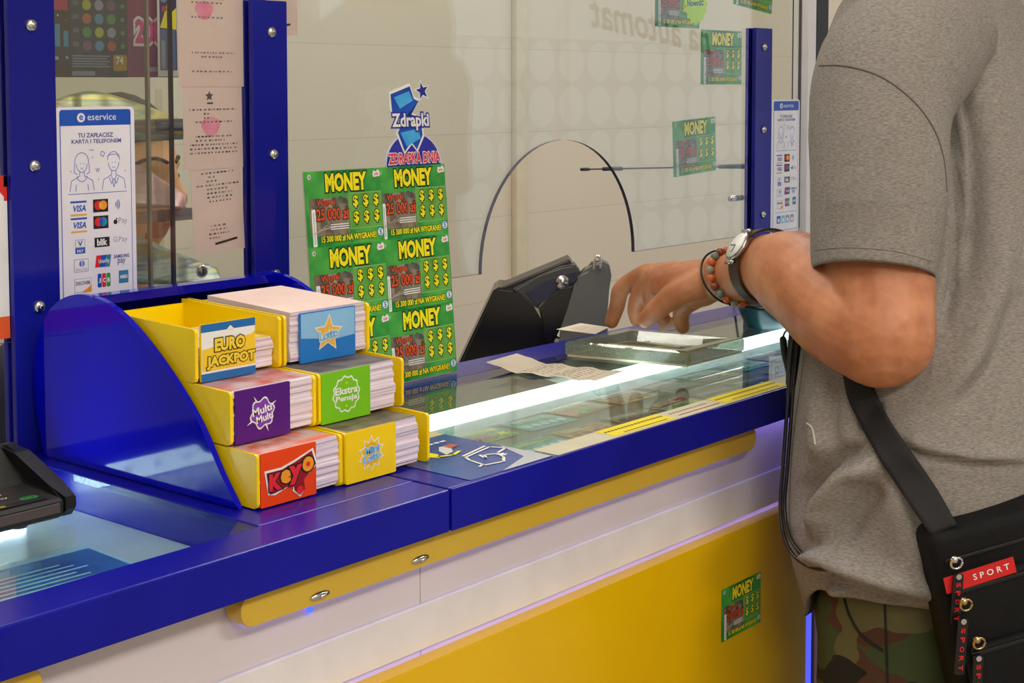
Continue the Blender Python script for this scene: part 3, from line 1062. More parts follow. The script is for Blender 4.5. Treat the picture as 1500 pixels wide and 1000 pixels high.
def pay_sticker():
    P = Print(0.00018)
    W, H = 0.0965, 0.235
    x = lambda u: u * W / 100.0
    y = lambda v: H - v * W / 100.0
    P.slab(0, W, 0, H, .0006, m_pay_bg, .006)
    P.rect(x(6), x(95), 0.004, y(3), m_pay_line, 1, .004)
    P.rect(x(7), x(94), 0.005, y(4), m_pay_bg, 2, .004)
    P.rect(x(6), x(95), y(20), y(3), m_pay_blue, 3, .003)
    P.rect(x(6), x(95), y(20), y(13), m_pay_blue, 3)
    P.disc(x(32), y(11.5), x(5), m_pay_bg, 4)
    P.text('e', x(29.6), x(34.6), y(14.2), y(8.8), m_pay_blue, 5, .02)
    P.text('eservice', x(40), x(76), y(14.5), y(7.5), m_pay_bg, 4, 0.0)
    P.text('TU ZAPŁACISZ', x(28), x(72), y(33), y(28), m_pay_ink, 3, .02)
    P.text('KARTĄ I TELEFONEM', x(20), x(82), y(40.5), y(34.5), m_pay_ink, 3, .02)
    # line drawing of a woman and a man
    lw = x(.75)
    for cx, hw in ((32, 9.5), (72, 9)):
        P.arc(x(cx), y(61), x(6.6), PI, 2 * PI, lw, m_pay_line, 3, ry=x(9))
        P.arc(x(cx), y(58), x(hw - 1.2), 0, PI, lw, m_pay_line, 3, ry=x(9))
        P.stroke([(x(cx - 2), y(60)), (x(cx - 2), y(61))], lw, m_pay_line, 3)
        P.stroke([(x(cx + 2), y(60)), (x(cx + 2), y(61))], lw, m_pay_line, 3)
        P.arc(x(cx), y(65), x(1.6), PI, 2 * PI, lw * .7, m_pay_line, 3)
        P.stroke([(x(cx - 2.6), y(69)), (x(cx - 3), y(74)), (x(cx - 13), y(79)), (x(cx - 15), y(90))], lw, m_pay_line, 3)
        P.stroke([(x(cx + 2.6), y(69)), (x(cx + 3), y(74)), (x(cx + 13), y(79)), (x(cx + 15), y(90))], lw, m_pay_line, 3)
    P.stroke([(x(23.5), y(58)), (x(22.5), y(70)), (x(26), y(72))], lw, m_pay_line, 3)
    P.stroke([(x(40.5), y(58)), (x(41.5), y(70)), (x(38), y(72))], lw, m_pay_line, 3)
    P.arc(x(32), y(74), x(6), PI, 2 * PI, lw, m_pay_line, 3)
    P.stroke([(x(24), y(90)), (x(25), y(83))], lw, m_pay_line, 3); P.stroke([(x(40), y(90)), (x(39), y(83))], lw, m_pay_line, 3)
    P.stroke([(x(69), y(75)), (x(72), y(88)), (x(75), y(75))], lw, m_pay_line, 3)
    P.stroke([(x(66), y(77)), (x(69), y(84)), (x(72), y(78)), (x(75), y(84)), (x(78), y(77))], lw, m_pay_line, 3)
    P.stroke([(x(64), y(54)), (x(68), y(52)), (x(76), y(52)), (x(80), y(56))], lw, m_pay_line, 3)
    P.text('W', x(49), x(54), y(71), y(66), m_pay_line, 3, .01)
    for a, b in ((45, 54), (52, 78), (86, 70), (18, 68)):
        P.stroke([(x(a), y(b)), (x(a + 1), y(b + 1))], lw, m_pay_line, 3)
    P.stroke([(x(57), y(48)), (x(61), y(50)), (x(59), y(54)), (x(55.5), y(52))], lw, m_pay_line, 3, True)
    P.stroke([(x(42), y(46.5)), (x(47), y(46.5))], lw, m_pay_line, 3)
    P.stroke([(x(15), y(93)), (x(88), y(93))], lw, m_pay_line, 3)
    # acceptance marks, five rows
    for r in (102, 120):
        P.rect(x(17), x(37), y(r + .5), y(r - 1.5), m_pay_blue, 3)
        P.text('VISA', x(19), x(36), y(r + 10), y(r + 3), m_pay_blue, 3, .03, shear=.2)
        P.rect(x(17), x(37), y(r + 14.5), y(r + 12.5), m_gd, 3)
    for r, c1, c2, c3 in ((100, m_rd, m_or, m_gd), (118, m_rd, m_tl, m_pay_blue)):
        P.rect(x(45), x(64), y(r + 14), y(r), m_kb, 3)
        P.disc(x(51.5), y(r + 6.6), x(5), c1, 4); P.disc(x(57.5), y(r + 6.6), x(5), c2, 4)
        P.disc(x(54.5), y(r + 6.6), x(2.4), c3, 5, ry=x(4))
    for k, rr in enumerate((2.2, 4.4, 6.6)):
        P.arc(x(72), y(107), x(rr), -.8, .8, x(1.2), m_pay_line, 3)
    P.disc(x(73), y(126), x(2.6), m_kb, 3, 12); P.disc(x(74.5), y(122.6), x(1), m_kb, 3, 8)
    P.text('Pay', x(77), x(88), y(130), y(121.5), m_gy, 3, 0)
    P.rect(x(22), x(34), y(157), y(142), m_gy, 3); P.rect(x(22.6), x(33.4), y(150), y(142.6), m_pay_bg, 4); P.rect(x(22), x(34), y(157), y(151), m_pay_blue, 4)
    P.text('V', x(25), x(31), y(149), y(143.5), m_pay_blue, 5, .03); P.text('PAY', x(24), x(32), y(156), y(152.5), m_pay_bg, 5, .02)
    P.rect(x(46), x(65), y(152), y(141.5), m_kb, 3); P.text('blik', x(49), x(62), y(150.5), y(143), m_pay_bg, 4, .04)
    P.text('G', x(70), x(75), y(148), y(142.5), m_gy, 3, 0); P.text('Pay', x(77), x(88), y(150), y(142.5), m_gy, 3, 0)
    P.rect(x(20), x(38), y(177), y(163), m_gy, 3, .001); P.rect(x(20.6), x(37.4), y(176.4), y(163.6), m_pay_bg, 4, .001)
    P.disc(x(29.5), y(168), x(3.4), m_pay_line, 5, 14); P.rect(x(29), x(30), y(171), y(165), m_pay_bg, 6)
    P.text('Diners Club', x(22), x(36), y(175.4), y(172.6), m_gy, 5, .01)
    for k, c in enumerate((m_rd, m_pay_blue, m_tl)):
        P.poly([(x(46 + k * 6), y(174)), (x(52.5 + k * 6), y(174)), (x(54.5 + k * 6), y(161)), (x(48 + k * 6), y(161))], c, 3 + k)
    P.text('UnionPay', x(50), x(64), y(171), y(165), m_pay_bg, 7, .02)
    P.text('SAMSUNG', x(70), x(90), y(166), y(162), m_pay_ink, 3, .03); P.text('pay', x(75), x(85), y(174), y(167), m_pay_ink, 3, .01)
    P.rect(x(20), x(41), y(199), y(184), m_gy, 3); P.rect(x(20.5), x(40.5), y(198.5), y(184.5), m_pay_bg, 4)
    P.poly([(x(41), y(191)), (x(41), y(199)), (x(28), y(199)), (x(36), y(195))], m_or, 5); P.text('DISCOVER', x(21.5), x(39.5), y(191), y(187), m_kb, 5, .02)
    for k, (c, s) in enumerate(((m_pay_blue, 'J'), (m_rd, 'C'), (m_gr, 'B'))):
        P.rect(x(49 + k * 5.6), x(54 + k * 5.6), y(196), y(181), c, 3, .0012); P.text(s, x(50 + k * 5.6), x(53 + k * 5.6), y(191), y(186), m_pay_bg, 4, .04)
    P.rect(x(76), x(88.5), y(194), y(180), m_tl, 3); P.text('AMEX', x(77), x(87.5), y(189), y(185), m_pay_bg, 4, .03)
    P.stroke([(x(15), y(206)), (x(88), y(206))], lw, m_pay_line, 3)
    for k, c in enumerate((m_pay_blue, m_lblue_ink, m_gy, m_gy)):
        P.rect(x(20 + 16 * k), x(33 + 16 * k), y(226), y(212), c, 3, .001)
        P.rect(x(23 + 16 * k), x(30 + 16 * k), y(224), y(217), m_pay_bg, 4)
    return P
ps = pay_sticker()
p = onY(GYF - .0012, 79, 157)
tag(ps.obj('payment_sticker', facing((p.x, GYF - .0012, p.z - .235))), 'white and blue payment methods sticker between the two near blue posts', 'sticker', 'payment stickers')
p = onY(GYF - .0012, 1131, 146)
o = bpy.data.objects['payment_sticker'].copy(); COL.objects.link(o); o.matrix_basis = facing((p.x, GYF - .0012, p.z - .235))
tag(o, 'far white and blue payment sticker beside the customer sleeve')

# paper notice with red and orange bands at the left edge
P = Print()
x1 = .8115
P.slab(.62, x1, 1.149, 1.311, .0004, m_paper)
m_nred = M('notice_red', (214, 36, 30), .5); m_nor = M('notice_orange', (236, 92, 30), .5)
P.rect(.62, x1, 1.300, 1.311, m_nred, 1); P.rect(x1 - .0035, x1, 1.286, 1.311, m_nred, 1); P.rect(.62, x1, 1.149, 1.171, m_nor, 1)
P.poly([(x1 - .012, 1.300), (x1 - .0035, 1.300), (x1 - .0035, 1.290)], m_nred, 1)
tag(P.obj('paper_notice', facing((0, GYF - .001, 0))), 'white notice with red top and orange bottom band on the left glass', 'notice')

# ------------------------------------------------------------------ pink lottery slips on the glass
m_slip = M('slip_pink', (238, 208, 202), .75, col2=(234, 200, 196), scale=12)
m_slip_ink = M('slip_ink', (156, 128, 134), .8)
m_slip_dk = M('slip_dark', (96, 74, 84), .8)
m_mark = M('marker_pink', (248, 130, 170), .7, col2=(244, 160, 184), scale=60)
def slip(w, h, seed, mark=None, star=False, bar=False, dark=False):
    rr = random.Random(seed)
    P = Print(.00015)
    P.slab(0, w, 0, h, .0002, m_slip)
    y = h - .010
    if mark:
        mx_, my_, mr = mark
        P.blob([(mx_ + mr * (1 + .12 * math.sin(3 * a)) * math.cos(a), my_ + mr * .85 * math.sin(a)) for a in (2 * PI * k / 18 for k in range(18))], m_mark, 1)
    if star:
        P.star(w * .44, h - .018, .006, .0028, 5, m_slip_dk, 2); P.rect(w * .40, w * .50, h - .027, h - .025, m_slip_dk, 2)
        y = h - .034
    while y > .012:
        style = rr.random()
        if style < .16:
            y -= .007
        else:
            xa = w * rr.choice((.10, .2, .3, .34)); xb = w - xa * rr.choice((1, 1, .7, 1.6))
            x = xa
            while x < xb:
                l = rr.uniform(.0012, .0040)
                P.rect(x, min(xb, x + l), y, y + .0018, m_slip_dk if (dark and rr.random() < .4) else m_slip_ink, 2)
                x += l + rr.uniform(.0012, .0036)
        y -= .0046
    if bar:
        P.stroke([(w * .42, .010), (w * .84, .0135)], .0026, m_kb, 3)
    return P
GB = GYF + GT + .001      # clerk face of the pane
grp = 'pink lottery slips on the glass'
def slip_at(P, px_, py_, rot, dy, label):
    p = onY(GB + dy, px_, py_)
    return tag(P.obj('lottery_slip', facing((p.x, GB + dy, p.z)) @ Matrix.Rotation(rot, 4, 'Z')), label, 'lottery slip', grp)
slip_at(slip(.091, .128, 1, (.036, .085, .0125)), 262, 127, .0, .0006, 'topmost pink slip with a pink marker ring, left of the second blue post')
slip_at(slip(.083, .100, 2, (.038, .048, .013), star=True, dark=True), 270, 250, .01, .0012, 'middle pink slip with a black star logo in the hanging strip')
slip_at(slip(.072, .100, 3, None, bar=True, dark=True), 285, 375, .045, .0018, 'lowest pink slip with a thick black line at its bottom')
slip_at(slip(.078, .09, 5, None, bar=True), 362, 52, .02, .020, 'pink slip cut off by the photo top, behind the second blue post')

# ------------------------------------------------------------------ inner sliding panes on the clerk side
def inner_pane(px_, y, label, dark):
    x = onY(y, px_, 200).x
    bm = BM()
    box(bm, .86, x, y, y + .004, ZT + .002, 1.62)
    o = bobj('sliding_pane', bm, [g_acryl])
    bm = BM(); box(bm, x, x + .0032, y - .0006, y + .0046, ZT + .002, 1.62)
    put(bobj('pane_edge', bm, [m_glass_edge if dark else M('pane_edge_light', (150, 140, 132), .3)]), o)
    return tag(o, label, 'glass pane')
inner_pane(251, 1.385, 'clear inner pane whose dark edge stands left of the pink slips', True)
inner_pane(217, 1.395, 'clear inner pane whose pale edge stands behind the payment sticker', False)

# ------------------------------------------------------------------ whip antenna and knob behind the pane
t = empty('whip_antenna', (2.245, 1.372, 1.262), 'thin black whip antenna reaching left from the far blue post', 'antenna')
a0 = onY(1.372, 852, 248); a1 = onY(1.372, 1108, 243)
d = (a1 - a0)
bm = BM(); tube(bm, [a0 + d * .03, a0 + d * .80], [.0011, .0014], 8, round_ends=True); bobj('rod', bm, m_dark, t)
bm = BM(); tube(bm, [a0, a0 + d * .035], .0026, 8, round_ends=True); bobj('tip', bm, m_black, t)
bm = BM(); tube(bm, [a0 + d * .11, a0 + d * .20], .0032, 10, round_ends=True); bobj('sleeve', bm, m_black, t)
bm = BM(); tube(bm, [a0 + d * .76, a0 + d * .88, a0 + d * .95, a0 + d * .985, a1], [.0034, .0042, .0055, .012, .020], 16); bobj('base_horn', bm, m_dark, t)
p = onY(1.372, 1070, 291)
bm = BM(); cyl(bm, p, .0052, 2.2160 - p.x + .01, 'X', 16); o = bobj('steel_spacer', bm, m_steel)
tag(o, 'short steel spacer bar below the antenna at the far post', 'spacer')
bm = BM()
pts = [onY(1.380, 1101, 300), onY(1.385, 1093, 335), onY(1.395, 1083, 372), onY(1.42, 1074, 420), onY(1.44, 1068, 470), onY(1.45, 1078, 505)]
tube(bm, spline(pts, 6), .0022, 8)
tag(bobj('cable', bm, m_black), 'thin black cable hanging from the far blue post behind the glass', 'cable')
# ------------------------------------------------------------------ leaflet dispenser
dp = empty('leaflet_dispenser', (.95, 1.15, ZT), 'blue leaflet dispenser with six yellow trays on the worktop', 'dispenser')
prof = [(1.0188, 1.0304), (1.0433, 1.0597), (1.0711, 1.0985), (1.1046, 1.1312), (1.1393, 1.1586), (1.1753, 1.1816), (1.2071, 1.1947),
        (1.2346, 1.1990), (1.2572, 1.1987), (1.2840, 1.1914), (1.3060, 1.177), (1.3220, 1.1545), (1.3320, 1.1291), (1.3350, 1.1008),
        (1.3310, 1.0736), (1.3240, 1.0470), (1.3180, 1.0304)]
sp = spline([(0, y, z) for y, z in prof], 4)
def side(x):
    bm = BM()
    vs, fs = prism(bm, [(x, p.y, p.z) for p in sp], (.006, 0, 0))
    bmesh.ops.bevel(bm, geom=list(fs[0].edges) + list(fs[1].edges), offset=.0012, segments=2, affect='EDGES')
    return bobj('side_panel', bm, m_blue_pl, dp)
side(.829); side(1.0585)
bm = BM()
prism(bm, [(.835, 1.232, 1.1985), (.835, 1.262, 1.1965), (.835, 1.258, 1.186), (.835, 1.236, 1.189)], (.2235, 0, 0)); bobj('top_rail', bm, m_blue_pl, dp)
bm = BM()
prism(bm, [(.835, 1.262, 1.1965), (.835, 1.325, 1.080), (.835, 1.318, 1.032), (.835, 1.308, 1.032), (.835, 1.316, 1.080), (.835, 1.256, 1.189)], (.2235, 0, 0)); bobj('back_panel', bm, m_blue_pl, dp)

TR = [(1.005, 1.0312, .0480), (1.040, 1.0818, .0480), (1.088, 1.1316, .0490)]      # front Y, bottom z, height per tier
tray_names = {}
m_lab = {'red': M('label_red', (238, 74, 2), .28, col2=(234, 66, 0), scale=6), 'purple': M('label_purple', (86, 10, 132), .28, col2=(78, 6, 122), scale=6),
         'green': M('label_green', (126, 204, 20), .28, col2=(116, 196, 16), scale=6), 'blue': M('label_sky', (34, 128, 210), .28, col2=(28, 118, 204), scale=6),
         'sun': M('label_sun', (255, 216, 2), .28)}
m_lab_l = M('label_sky_pale', (140, 196, 240), .28)


def tray(tier, colx, w, deep):
    y, z, h = TR[tier]
    x0 = colx
    bm = BM()
    t_ = .0034
    yb = deep
    # left wall, right wall, floor, back, short front sill
    for xa, xb in ((x0, x0 + t_), (x0 + w - t_, x0 + w)):
        prism(bm, [(xa, y + .004, z), (xa, y + .0012, z + .0012), (xa, y, z + .004), (xa, y, z + h - .003), (xa, y + .001, z + h - .0008), (xa, y + .003, z + h), (xa, yb, z + h + .004), (xa, yb, z)], (xb - xa, 0, 0))
    box(bm, x0 + t_, x0 + w - t_, y + .016, yb, z, z + .0025)
    box(bm, x0 + t_, x0 + w - t_, yb - .0025, yb, z + .0025, z + h)
    for e in [e for e in bm.edges if abs(e.verts[0].co.y - y) < 1e-6 and abs(e.verts[1].co.y - y) < 1e-6]:
        pass
    return bobj('tray', bm, m_yel_pl, dp)


def front_label(tier, xa, xb, mat, draw, hh=0, t=None):
    y, z, h = TR[tier]
    P = Print(.0002)
    P.slab(0, xb - xa, 0, h + hh, .0022, mat, .0012)
    draw(P, xb - xa, h + hh)
    return P.obj('front_label', facing((xa, y - .0006, z)), t)


def d_keno(P, w, h):
    wk, ok = M('keno_red', (230, 40, 50), .3), M('keno_orange', (246, 160, 30), .3)
    for m, L, g in ((m_white_ink, 2, .0026), (M('keno_dark', (150, 24, 22), .3), 4, .0006)):
        P.blob([(w * .10 - g, h * .62 + g), (w * .36, h * .62 + g), (w * .60, h * .70 + g), (w * .90 + g, h * .84 + g), (w * .98 + g, h * .58), (w * .76, h * .34), (w * .78, h * .16), (w * .70, h * .08 - g), (w * .60 - g, h * .18), (w * .58, h * .32), (w * .24, h * .24 - g), (w * .16 - g, h * .22)], m, L)
    P.text('K', w * .13, w * .36, h * .28, h * .60, wk, 6, .06, m_blk_ink, .05)
    P.text('e', w * .33, w * .52, h * .36, h * .62, ok, 7, .06, m_blk_ink, .05)
    P.text('y', w * .48, w * .72, h * .30, h * .66, wk, 8, .06, m_blk_ink, .05)
    P.disc(w * .83, h * .62, h * .17, m_blk_ink, 7); P.disc(w * .83, h * .62, h * .14, ok, 8); P.disc(w * .83, h * .62, h * .05, wk, 9)
    P.disc(w * .68, h * .17, h * .08, wk, 8)


def d_multi(P, w, h):
    c = (w * .48, h * .50)
    for k, (a, r) in enumerate(((2.1, .40), (.5, .40), (-1.2, .40), (3.6, .42))):
        dx, dy = math.cos(a), math.sin(a)
        P.blob([(c[0] - dy * h * .06, c[1] + dx * h * .06), (c[0] + dx * h * r, c[1] + dy * h * r), (c[0] + dy * h * .06, c[1] - dx * h * .06)], m_white_ink, 1)
    P.blob([(c[0] + h * .28 * (1 + .12 * math.sin(6 * a)) * math.cos(a), c[1] + h * .28 * (1 + .12 * math.sin(6 * a)) * math.sin(a)) for a in (2 * PI * k / 36 for k in range(36))], m_white_ink, 2)
    P.blob([(c[0] + h * .25 * (1 + .12 * math.sin(6 * a)) * math.cos(a), c[1] + h * .25 * (1 + .12 * math.sin(6 * a)) * math.sin(a)) for a in (2 * PI * k / 36 for k in range(36))], M('multi_violet', (130, 60, 180), .3), 3)
    P.text('Multi', c[0] - w * .19, c[0] + w * .17, c[1] - h * .01, c[1] + h * .14, m_white_ink, 4, .03, rot=.15)
    P.text('Multi', c[0] - w * .12, c[0] + w * .19, c[1] - h * .16, c[1] - h * .02, m_white_ink, 4, .03, rot=.15)


def d_ekstra(P, w, h):
    c = (w * .50, h * .52)
    for r, m, L in ((.36, m_white_ink, 1), (.325, m_lab['green'], 2)):
        P.blob([(c[0] + h * r * (1 + .06 * math.sin(12 * a)) * math.cos(a), c[1] + h * r * (1 + .06 * math.sin(12 * a)) * math.sin(a)) for a in (2 * PI * k / 60 for k in range(60))], m, L)
    P.text('Ekstra', c[0] - w * .23, c[0] + w * .23, c[1] + h * .0, c[1] + h * .15, m_white_ink, 3, .03)
    P.text('Pensja', c[0] - w * .22, c[0] + w * .22, c[1] - h * .17, c[1] - h * .02, m_white_ink, 3, .03)
    P.disc(c[0], c[1] - h * .24, h * .03, M('lime_ink', (200, 220, 40), .3), 3); P.disc(c[0], c[1] + h * .22, h * .03, M('lime_ink', (200, 220, 40), .3), 3)


def d_mini(P, w, h):
    c = (w * .50, h * .50)
    P.star(c[0], c[1], h * .36, h * .25, 10, m_white_ink, 1); P.star(c[0], c[1], h * .325, h * .225, 10, m_lab['sun'], 2)
    P.star(c[0], c[1], h * .24, h * .20, 10, M('mini_gold', (240, 180, 40), .3), 3)
    P.text('Mini', c[0] - w * .13, c[0] + w * .15, c[1] + h * .0, c[1] + h * .15, m_lblue_ink, 4, .04, m_white_ink, .05, rot=.1)
    P.text('Lotto', c[0] - w * .17, c[0] + w * .17, c[1] - h * .15, c[1] - h * .0, m_lblue_ink, 4, .04, m_white_ink, .05, rot=.1)


def d_lotto(P, w, h):
    c = (w * .50, h * .52)
    P.blob([(0.001, h * .5), (w * .3, h * .45), (w * .6, h * .38), (w - .001, h * .42), (w - .001, h - .001), (.001, h - .001)], m_lab_l, 1)
    P.star(c[0], c[1], h * .40, h * .19, 5, m_white_ink, 2, -.08); P.star(c[0], c[1], h * .35, h * .165, 5, M('star_gold', (240, 186, 70), .3), 3, -.08)
    P.text('Lotto', c[0] - w * .17, c[0] + w * .17, c[1] - h * .12, c[1] + h * .08, m_lblue_ink, 4, .04, m_white_ink, .06, rot=.1)


def d_euro(P, w, h):
    eb = M('euro_blue', (30, 110, 180), .3)
    P.rect(0, w, h * .0, h * .14, eb, 1); P.rect(0, w, h * .86, h, eb, 1)
    P.rect(.0006, w - .0006, h * .14, h * .86, m_white_ink, 1)
    P.poly([(.0012, h * .18), (w - .0008, h * .18), (w - .0008, h * .76), (w * .93, h * .72), (w * .80, h * .70), (w * .74, h * .66), (w * .25, h * .60), (w * .12, h * .57), (.0012, h * .56)], M('euro_yellow', (246, 206, 40), .3), 2)
    P.poly([(w * .46, h * .86), (w * .60, h * .86), (w * .53, h * .93)], m_white_ink, 3)
    ol = M('euro_outline', (70, 66, 10), .4)
    P.text('EURO', w * .24, w * .80, h * .50, h * .73, M('euro_yellow2', (246, 214, 60), .3), 4, .05, ol, .07)
    P.text('JACKPOT', w * .09, w * .985, h * .20, h * .43, M('euro_yellow2', (246, 214, 60), .3), 4, .05, ol, .07)


m_edge_a = M('slip_edge', (240, 228, 236), .8, col2=(206, 190, 208), scale=30, stretch=(1, 1, 60), contrast=(.3, .7))
m_top_pink = M('slip_top', (246, 222, 214), .8, col2=(240, 206, 200), scale=14)
m_print_top = {'red': M('top_red', (220, 110, 80), .6, col2=(214, 190, 190), scale=50), 'purple': M('top_red2', (190, 80, 70), .6, col2=(196, 168, 180), scale=40),
               'green': M('top_grey', (120, 110, 110), .6, col2=(70, 66, 74), scale=40), 'sun': M('top_olive', (130, 120, 90), .6, col2=(80, 76, 66), scale=40),
               'pink': m_top_pink, 'euro': M('top_euro', (220, 190, 60), .6, col2=(240, 226, 200), scale=40)}


def stack(x0, x1, y0, y1, z0, z1, seed, top, label, fan=.004, slopez=0.0):
    """a pad of bet slips: many thin wavy sheets"""
    rr = random.Random(seed)
    bm = BM()
    n = max(6, int((z1 - z0) / .0016))
    ox = oy = 0
    prev = None
    for k in range(n + 1):
        z = z0 + (z1 - z0) * k / n
        if k % 2 == 0:
            ox = ox * .7 + rr.uniform(-.0012, .0012)
            oy = oy * .75 + rr.uniform(-.0016, .0016)
        f = fan * math.sin(PI * k / n * 1.0 + .4)
        ring = []
        pts = [(x0, y0), (x0 + (x1 - x0) * .5, y0 - .0006), (x1, y0), (x1, (y0 + y1) / 2), (x1, y1), (x0, y1)]
        for i, (x, y) in enumerate(pts):
            xx = x + (ox + f * .7 if i in (2, 3, 4) else 0)
            yy = y + (oy if i in (0, 1, 2) else 0)
            ring.append(bm.verts.new((xx, yy, z + slopez * (yy - y0))))
        if prev:
            for i in range(6):
                fc = bm.faces.new((prev[i], prev[(i + 1) % 6], ring[(i + 1) % 6], ring[i]))
                fc.material_index = 0
        else:
            bm.faces.new(ring[::-1])
        prev = ring
    fc = bm.faces.new(prev); fc.material_index = 1
    o = bobj('slip_stack', bm, [m_edge_a, m_print_top[top]])
    if top not in ('pink', 'euro'):
        pass
    return tag(o, label, 'slip stack', 'stacks of bet slips in the dispenser')


LX, RX, CW = .8385, .9430, .1
# tier 0 bottom, 1 middle, 2 top
for tier in range(3):
    for cx_ in (LX, RX):
        w_ = .1015 if cx_ == LX else .1135
        tb = tray(tier, cx_, w_, 1.200 + .018 * tier)
        tray_names[(tier, cx_)] = tb
lab = [(0, LX, .0040, .0685, m_lab['red'], d_keno, 0), (0, RX, .0008, .066, m_lab['sun'], d_mini, 0),
       (1, LX, .0055, .0690, m_lab['purple'], d_multi, 0), (1, RX, .0030, .0665, m_lab['green'], d_ekstra, 0),
       (2, LX, .0060, .0690, m_yel_pl, d_euro, .0035), (2, RX, .020, .0930, m_lab['blue'], d_lotto, 0)]
for tier, cx_, a, b, mat, fn, hh in lab:
    tb = tray_names[(tier, cx_)]
    o = front_label(tier, cx_ + a, cx_ + b, mat, fn, hh)
    put(o, tb)
E_ = .0012
def ss(tier, cx_, a, b, lift, top, seed, label, dy=.0025, deep=1.19, slopez=0.0, h=None):
    y, z, hh = TR[tier]
    stack(cx_ + a + .0004, cx_ + b - .0004, y + dy, deep, z + .0027, z + (h if h else hh) + lift, seed, top, label, slopez=slopez)
ss(0, LX, .0032, .0975, .0005, 'red', 1, 'stack of bet slips behind the red label in the bottom left tray')
ss(0, RX, .0032, .0975, .0010, 'sun', 2, 'stack of bet slips behind the plain yellow label in the bottom right tray')
ss(1, LX, .0032, .0975, .0005, 'purple', 3, 'stack of bet slips behind the purple label in the middle left tray')
ss(1, RX, .0032, .1000, .0010, 'green', 4, 'stack of bet slips behind the green label in the middle right tray')
ss(2, LX, .0032, .0940, -.018, 'euro', 5, 'low stack of bet slips behind the tall yellow label, top left tray', dy=.006)
ss(2, RX, .0095, .1085, .0020, 'pink', 6, 'tall overflowing stack of pink bet slips behind the sky blue label, top right tray', dy=.0022, deep=1.215, slopez=.045)
# ------------------------------------------------------------------ card payment terminal at the left
t = empty('card_terminal', (.64, 1.14, ZT), 'black card payment terminal with a green key at the left edge of the photo', 'card terminal')
xa, xb = .50, .712
def prof_prism(pr, x0, x1, mat, name, bev=.0012):
    bm = BM()
    vs, fs = prism(bm, [(x0, y, z) for y, z in pr], (x1 - x0, 0, 0))
    bmesh.ops.bevel(bm, geom=list(fs[0].edges) + list(fs[1].edges), offset=bev, segments=2, affect='EDGES')
    return bobj(name, bm, mat, t)
prof_prism([(1.112, 1.0330), (1.105, 1.0365), (1.1045, 1.0490), (1.109, 1.0510), (1.163, 1.0545), (1.200, 1.0800), (1.206, 1.0805), (1.210, 1.040), (1.200, 1.0330)],
           xa, xb, M('terminal_black', (15, 14, 14), .5), 'body')
sh = [(1.112, 1.0335), (1.106, 1.0400), (1.107, 1.0510), (1.128, 1.0590), (1.155, 1.0690), (1.180, 1.0780), (1.200, 1.0825), (1.210, 1.0805), (1.213, 1.0400), (1.200, 1.0335)]
o = prof_prism(sh, xb, .727, m_black, 'side_shield', .003)
bm = BM(); box(bm, xa, xb - .004, 1.1035, 1.1050, 1.0395, 1.0480, .0006); bobj('front_bumper', bm, M('terminal_brown', (74, 62, 62), .5), t)
for fx in (.55, .68):
    bm = BM(); cyl(bm, (fx, 1.122, ZT + .0002), .007, .0030, 'Z', 14); bobj('foot', bm, m_grey_pl, t)
# keypad
P = Print(.0002)
ka = math.atan((1.0545 - 1.0510) / (1.163 - 1.109))
kw, kh = xb - xa, .054
P.rect(.03, kw - .01, .003, kh - .003, M('keypad_black', (18, 17, 17), .4), 1)
m_key = M('key_black', (30, 28, 27), .4)
m_key_ink = M('key_ink', (226, 224, 206), .6)
lets = ['1', '2abc', '3def', '4ghi', '5jkl', '6mno', '7pqr', '8tuv', '9wxy', '*', '0', '#']
for r in range(4):
    for c in range(3):
        x = .085 + c * .034; y = .041 - r * .0105
        P.rect(x, x + .030, y, y + .0088, m_key, 2, .0012)
        P.text(lets[r * 3 + c][0], x + .003, x + .0075, y + .002, y + .0068, m_key_ink, 3, .02)
        if len(lets[r * 3 + c]) > 1:
            P.text(lets[r * 3 + c][1:], x + .012, x + .024, y + .0025, y + .006, m_key_ink, 3, 0)
P.disc(kw - .022, .0135, .0085, M('key_green', (40, 120, 40), .4), 3, 20, ry=.005)
P.arc(kw - .022, .0135, .004, 0, 2 * PI, .0008, M('key_green_ink', (20, 60, 20), .5), 4)
P.rect(kw - .070, kw - .048, .0045, .0085, M('key_yellow', (150, 140, 30), .4), 3)
o = P.obj('keypad', Matrix.Translation((xa, 1.109, 1.0516)) @ Matrix.Rotation(ka, 4, 'X'), t)

# ------------------------------------------------------------------ black lottery terminal behind the glass
DK = .900
t = empty('lottery_terminal', (1.85, 1.54, DK), 'black terminal with a tilted screen seen through the glass arch', 'terminal')
def px_prism(pts, dist, depth, mat, name, bev=.004, parent=t, smooth=False):
    bm = BM()
    p3 = [at(x, y, dist) for x, y in pts]
    vs, fs = prism(bm, p3, FH * depth)
    if bev:
        bmesh.ops.bevel(bm, geom=list(fs[0].edges) + list(fs[1].edges), offset=bev, segments=3, affect='EDGES')
    return bobj(name, bm, mat, parent, smooth)
def z_px(x, dist, z):      # pixel row of height z on a vertical at column x
    for k in range(40):
        pass
    lo, hi = 0, 1400
    for _ in range(40):
        mid = (lo + hi) / 2
        if at(x, mid, dist).z > z: lo = mid
        else: hi = mid
    return lo
b1 = z_px(740, 2.34, DK + .001)
m_navy = M('navy_plastic', (30, 34, 66), .35)
m_holder = M('holder_grey', (104, 106, 102), .45, col2=(92, 94, 92), scale=5)
px_prism([(666, 545), (722, 426), (730, 421), (768, 425), (777, 440), (812, 508), (830, 512), (830, b1), (666, b1)], 2.34, .10, M('terminal_gloss', (9, 9, 12), .22), 'body')
px_prism([(727, 424), (833, 380), (839, 387), (770, 421)], 2.345, .07, m_black, 'screen', .002)
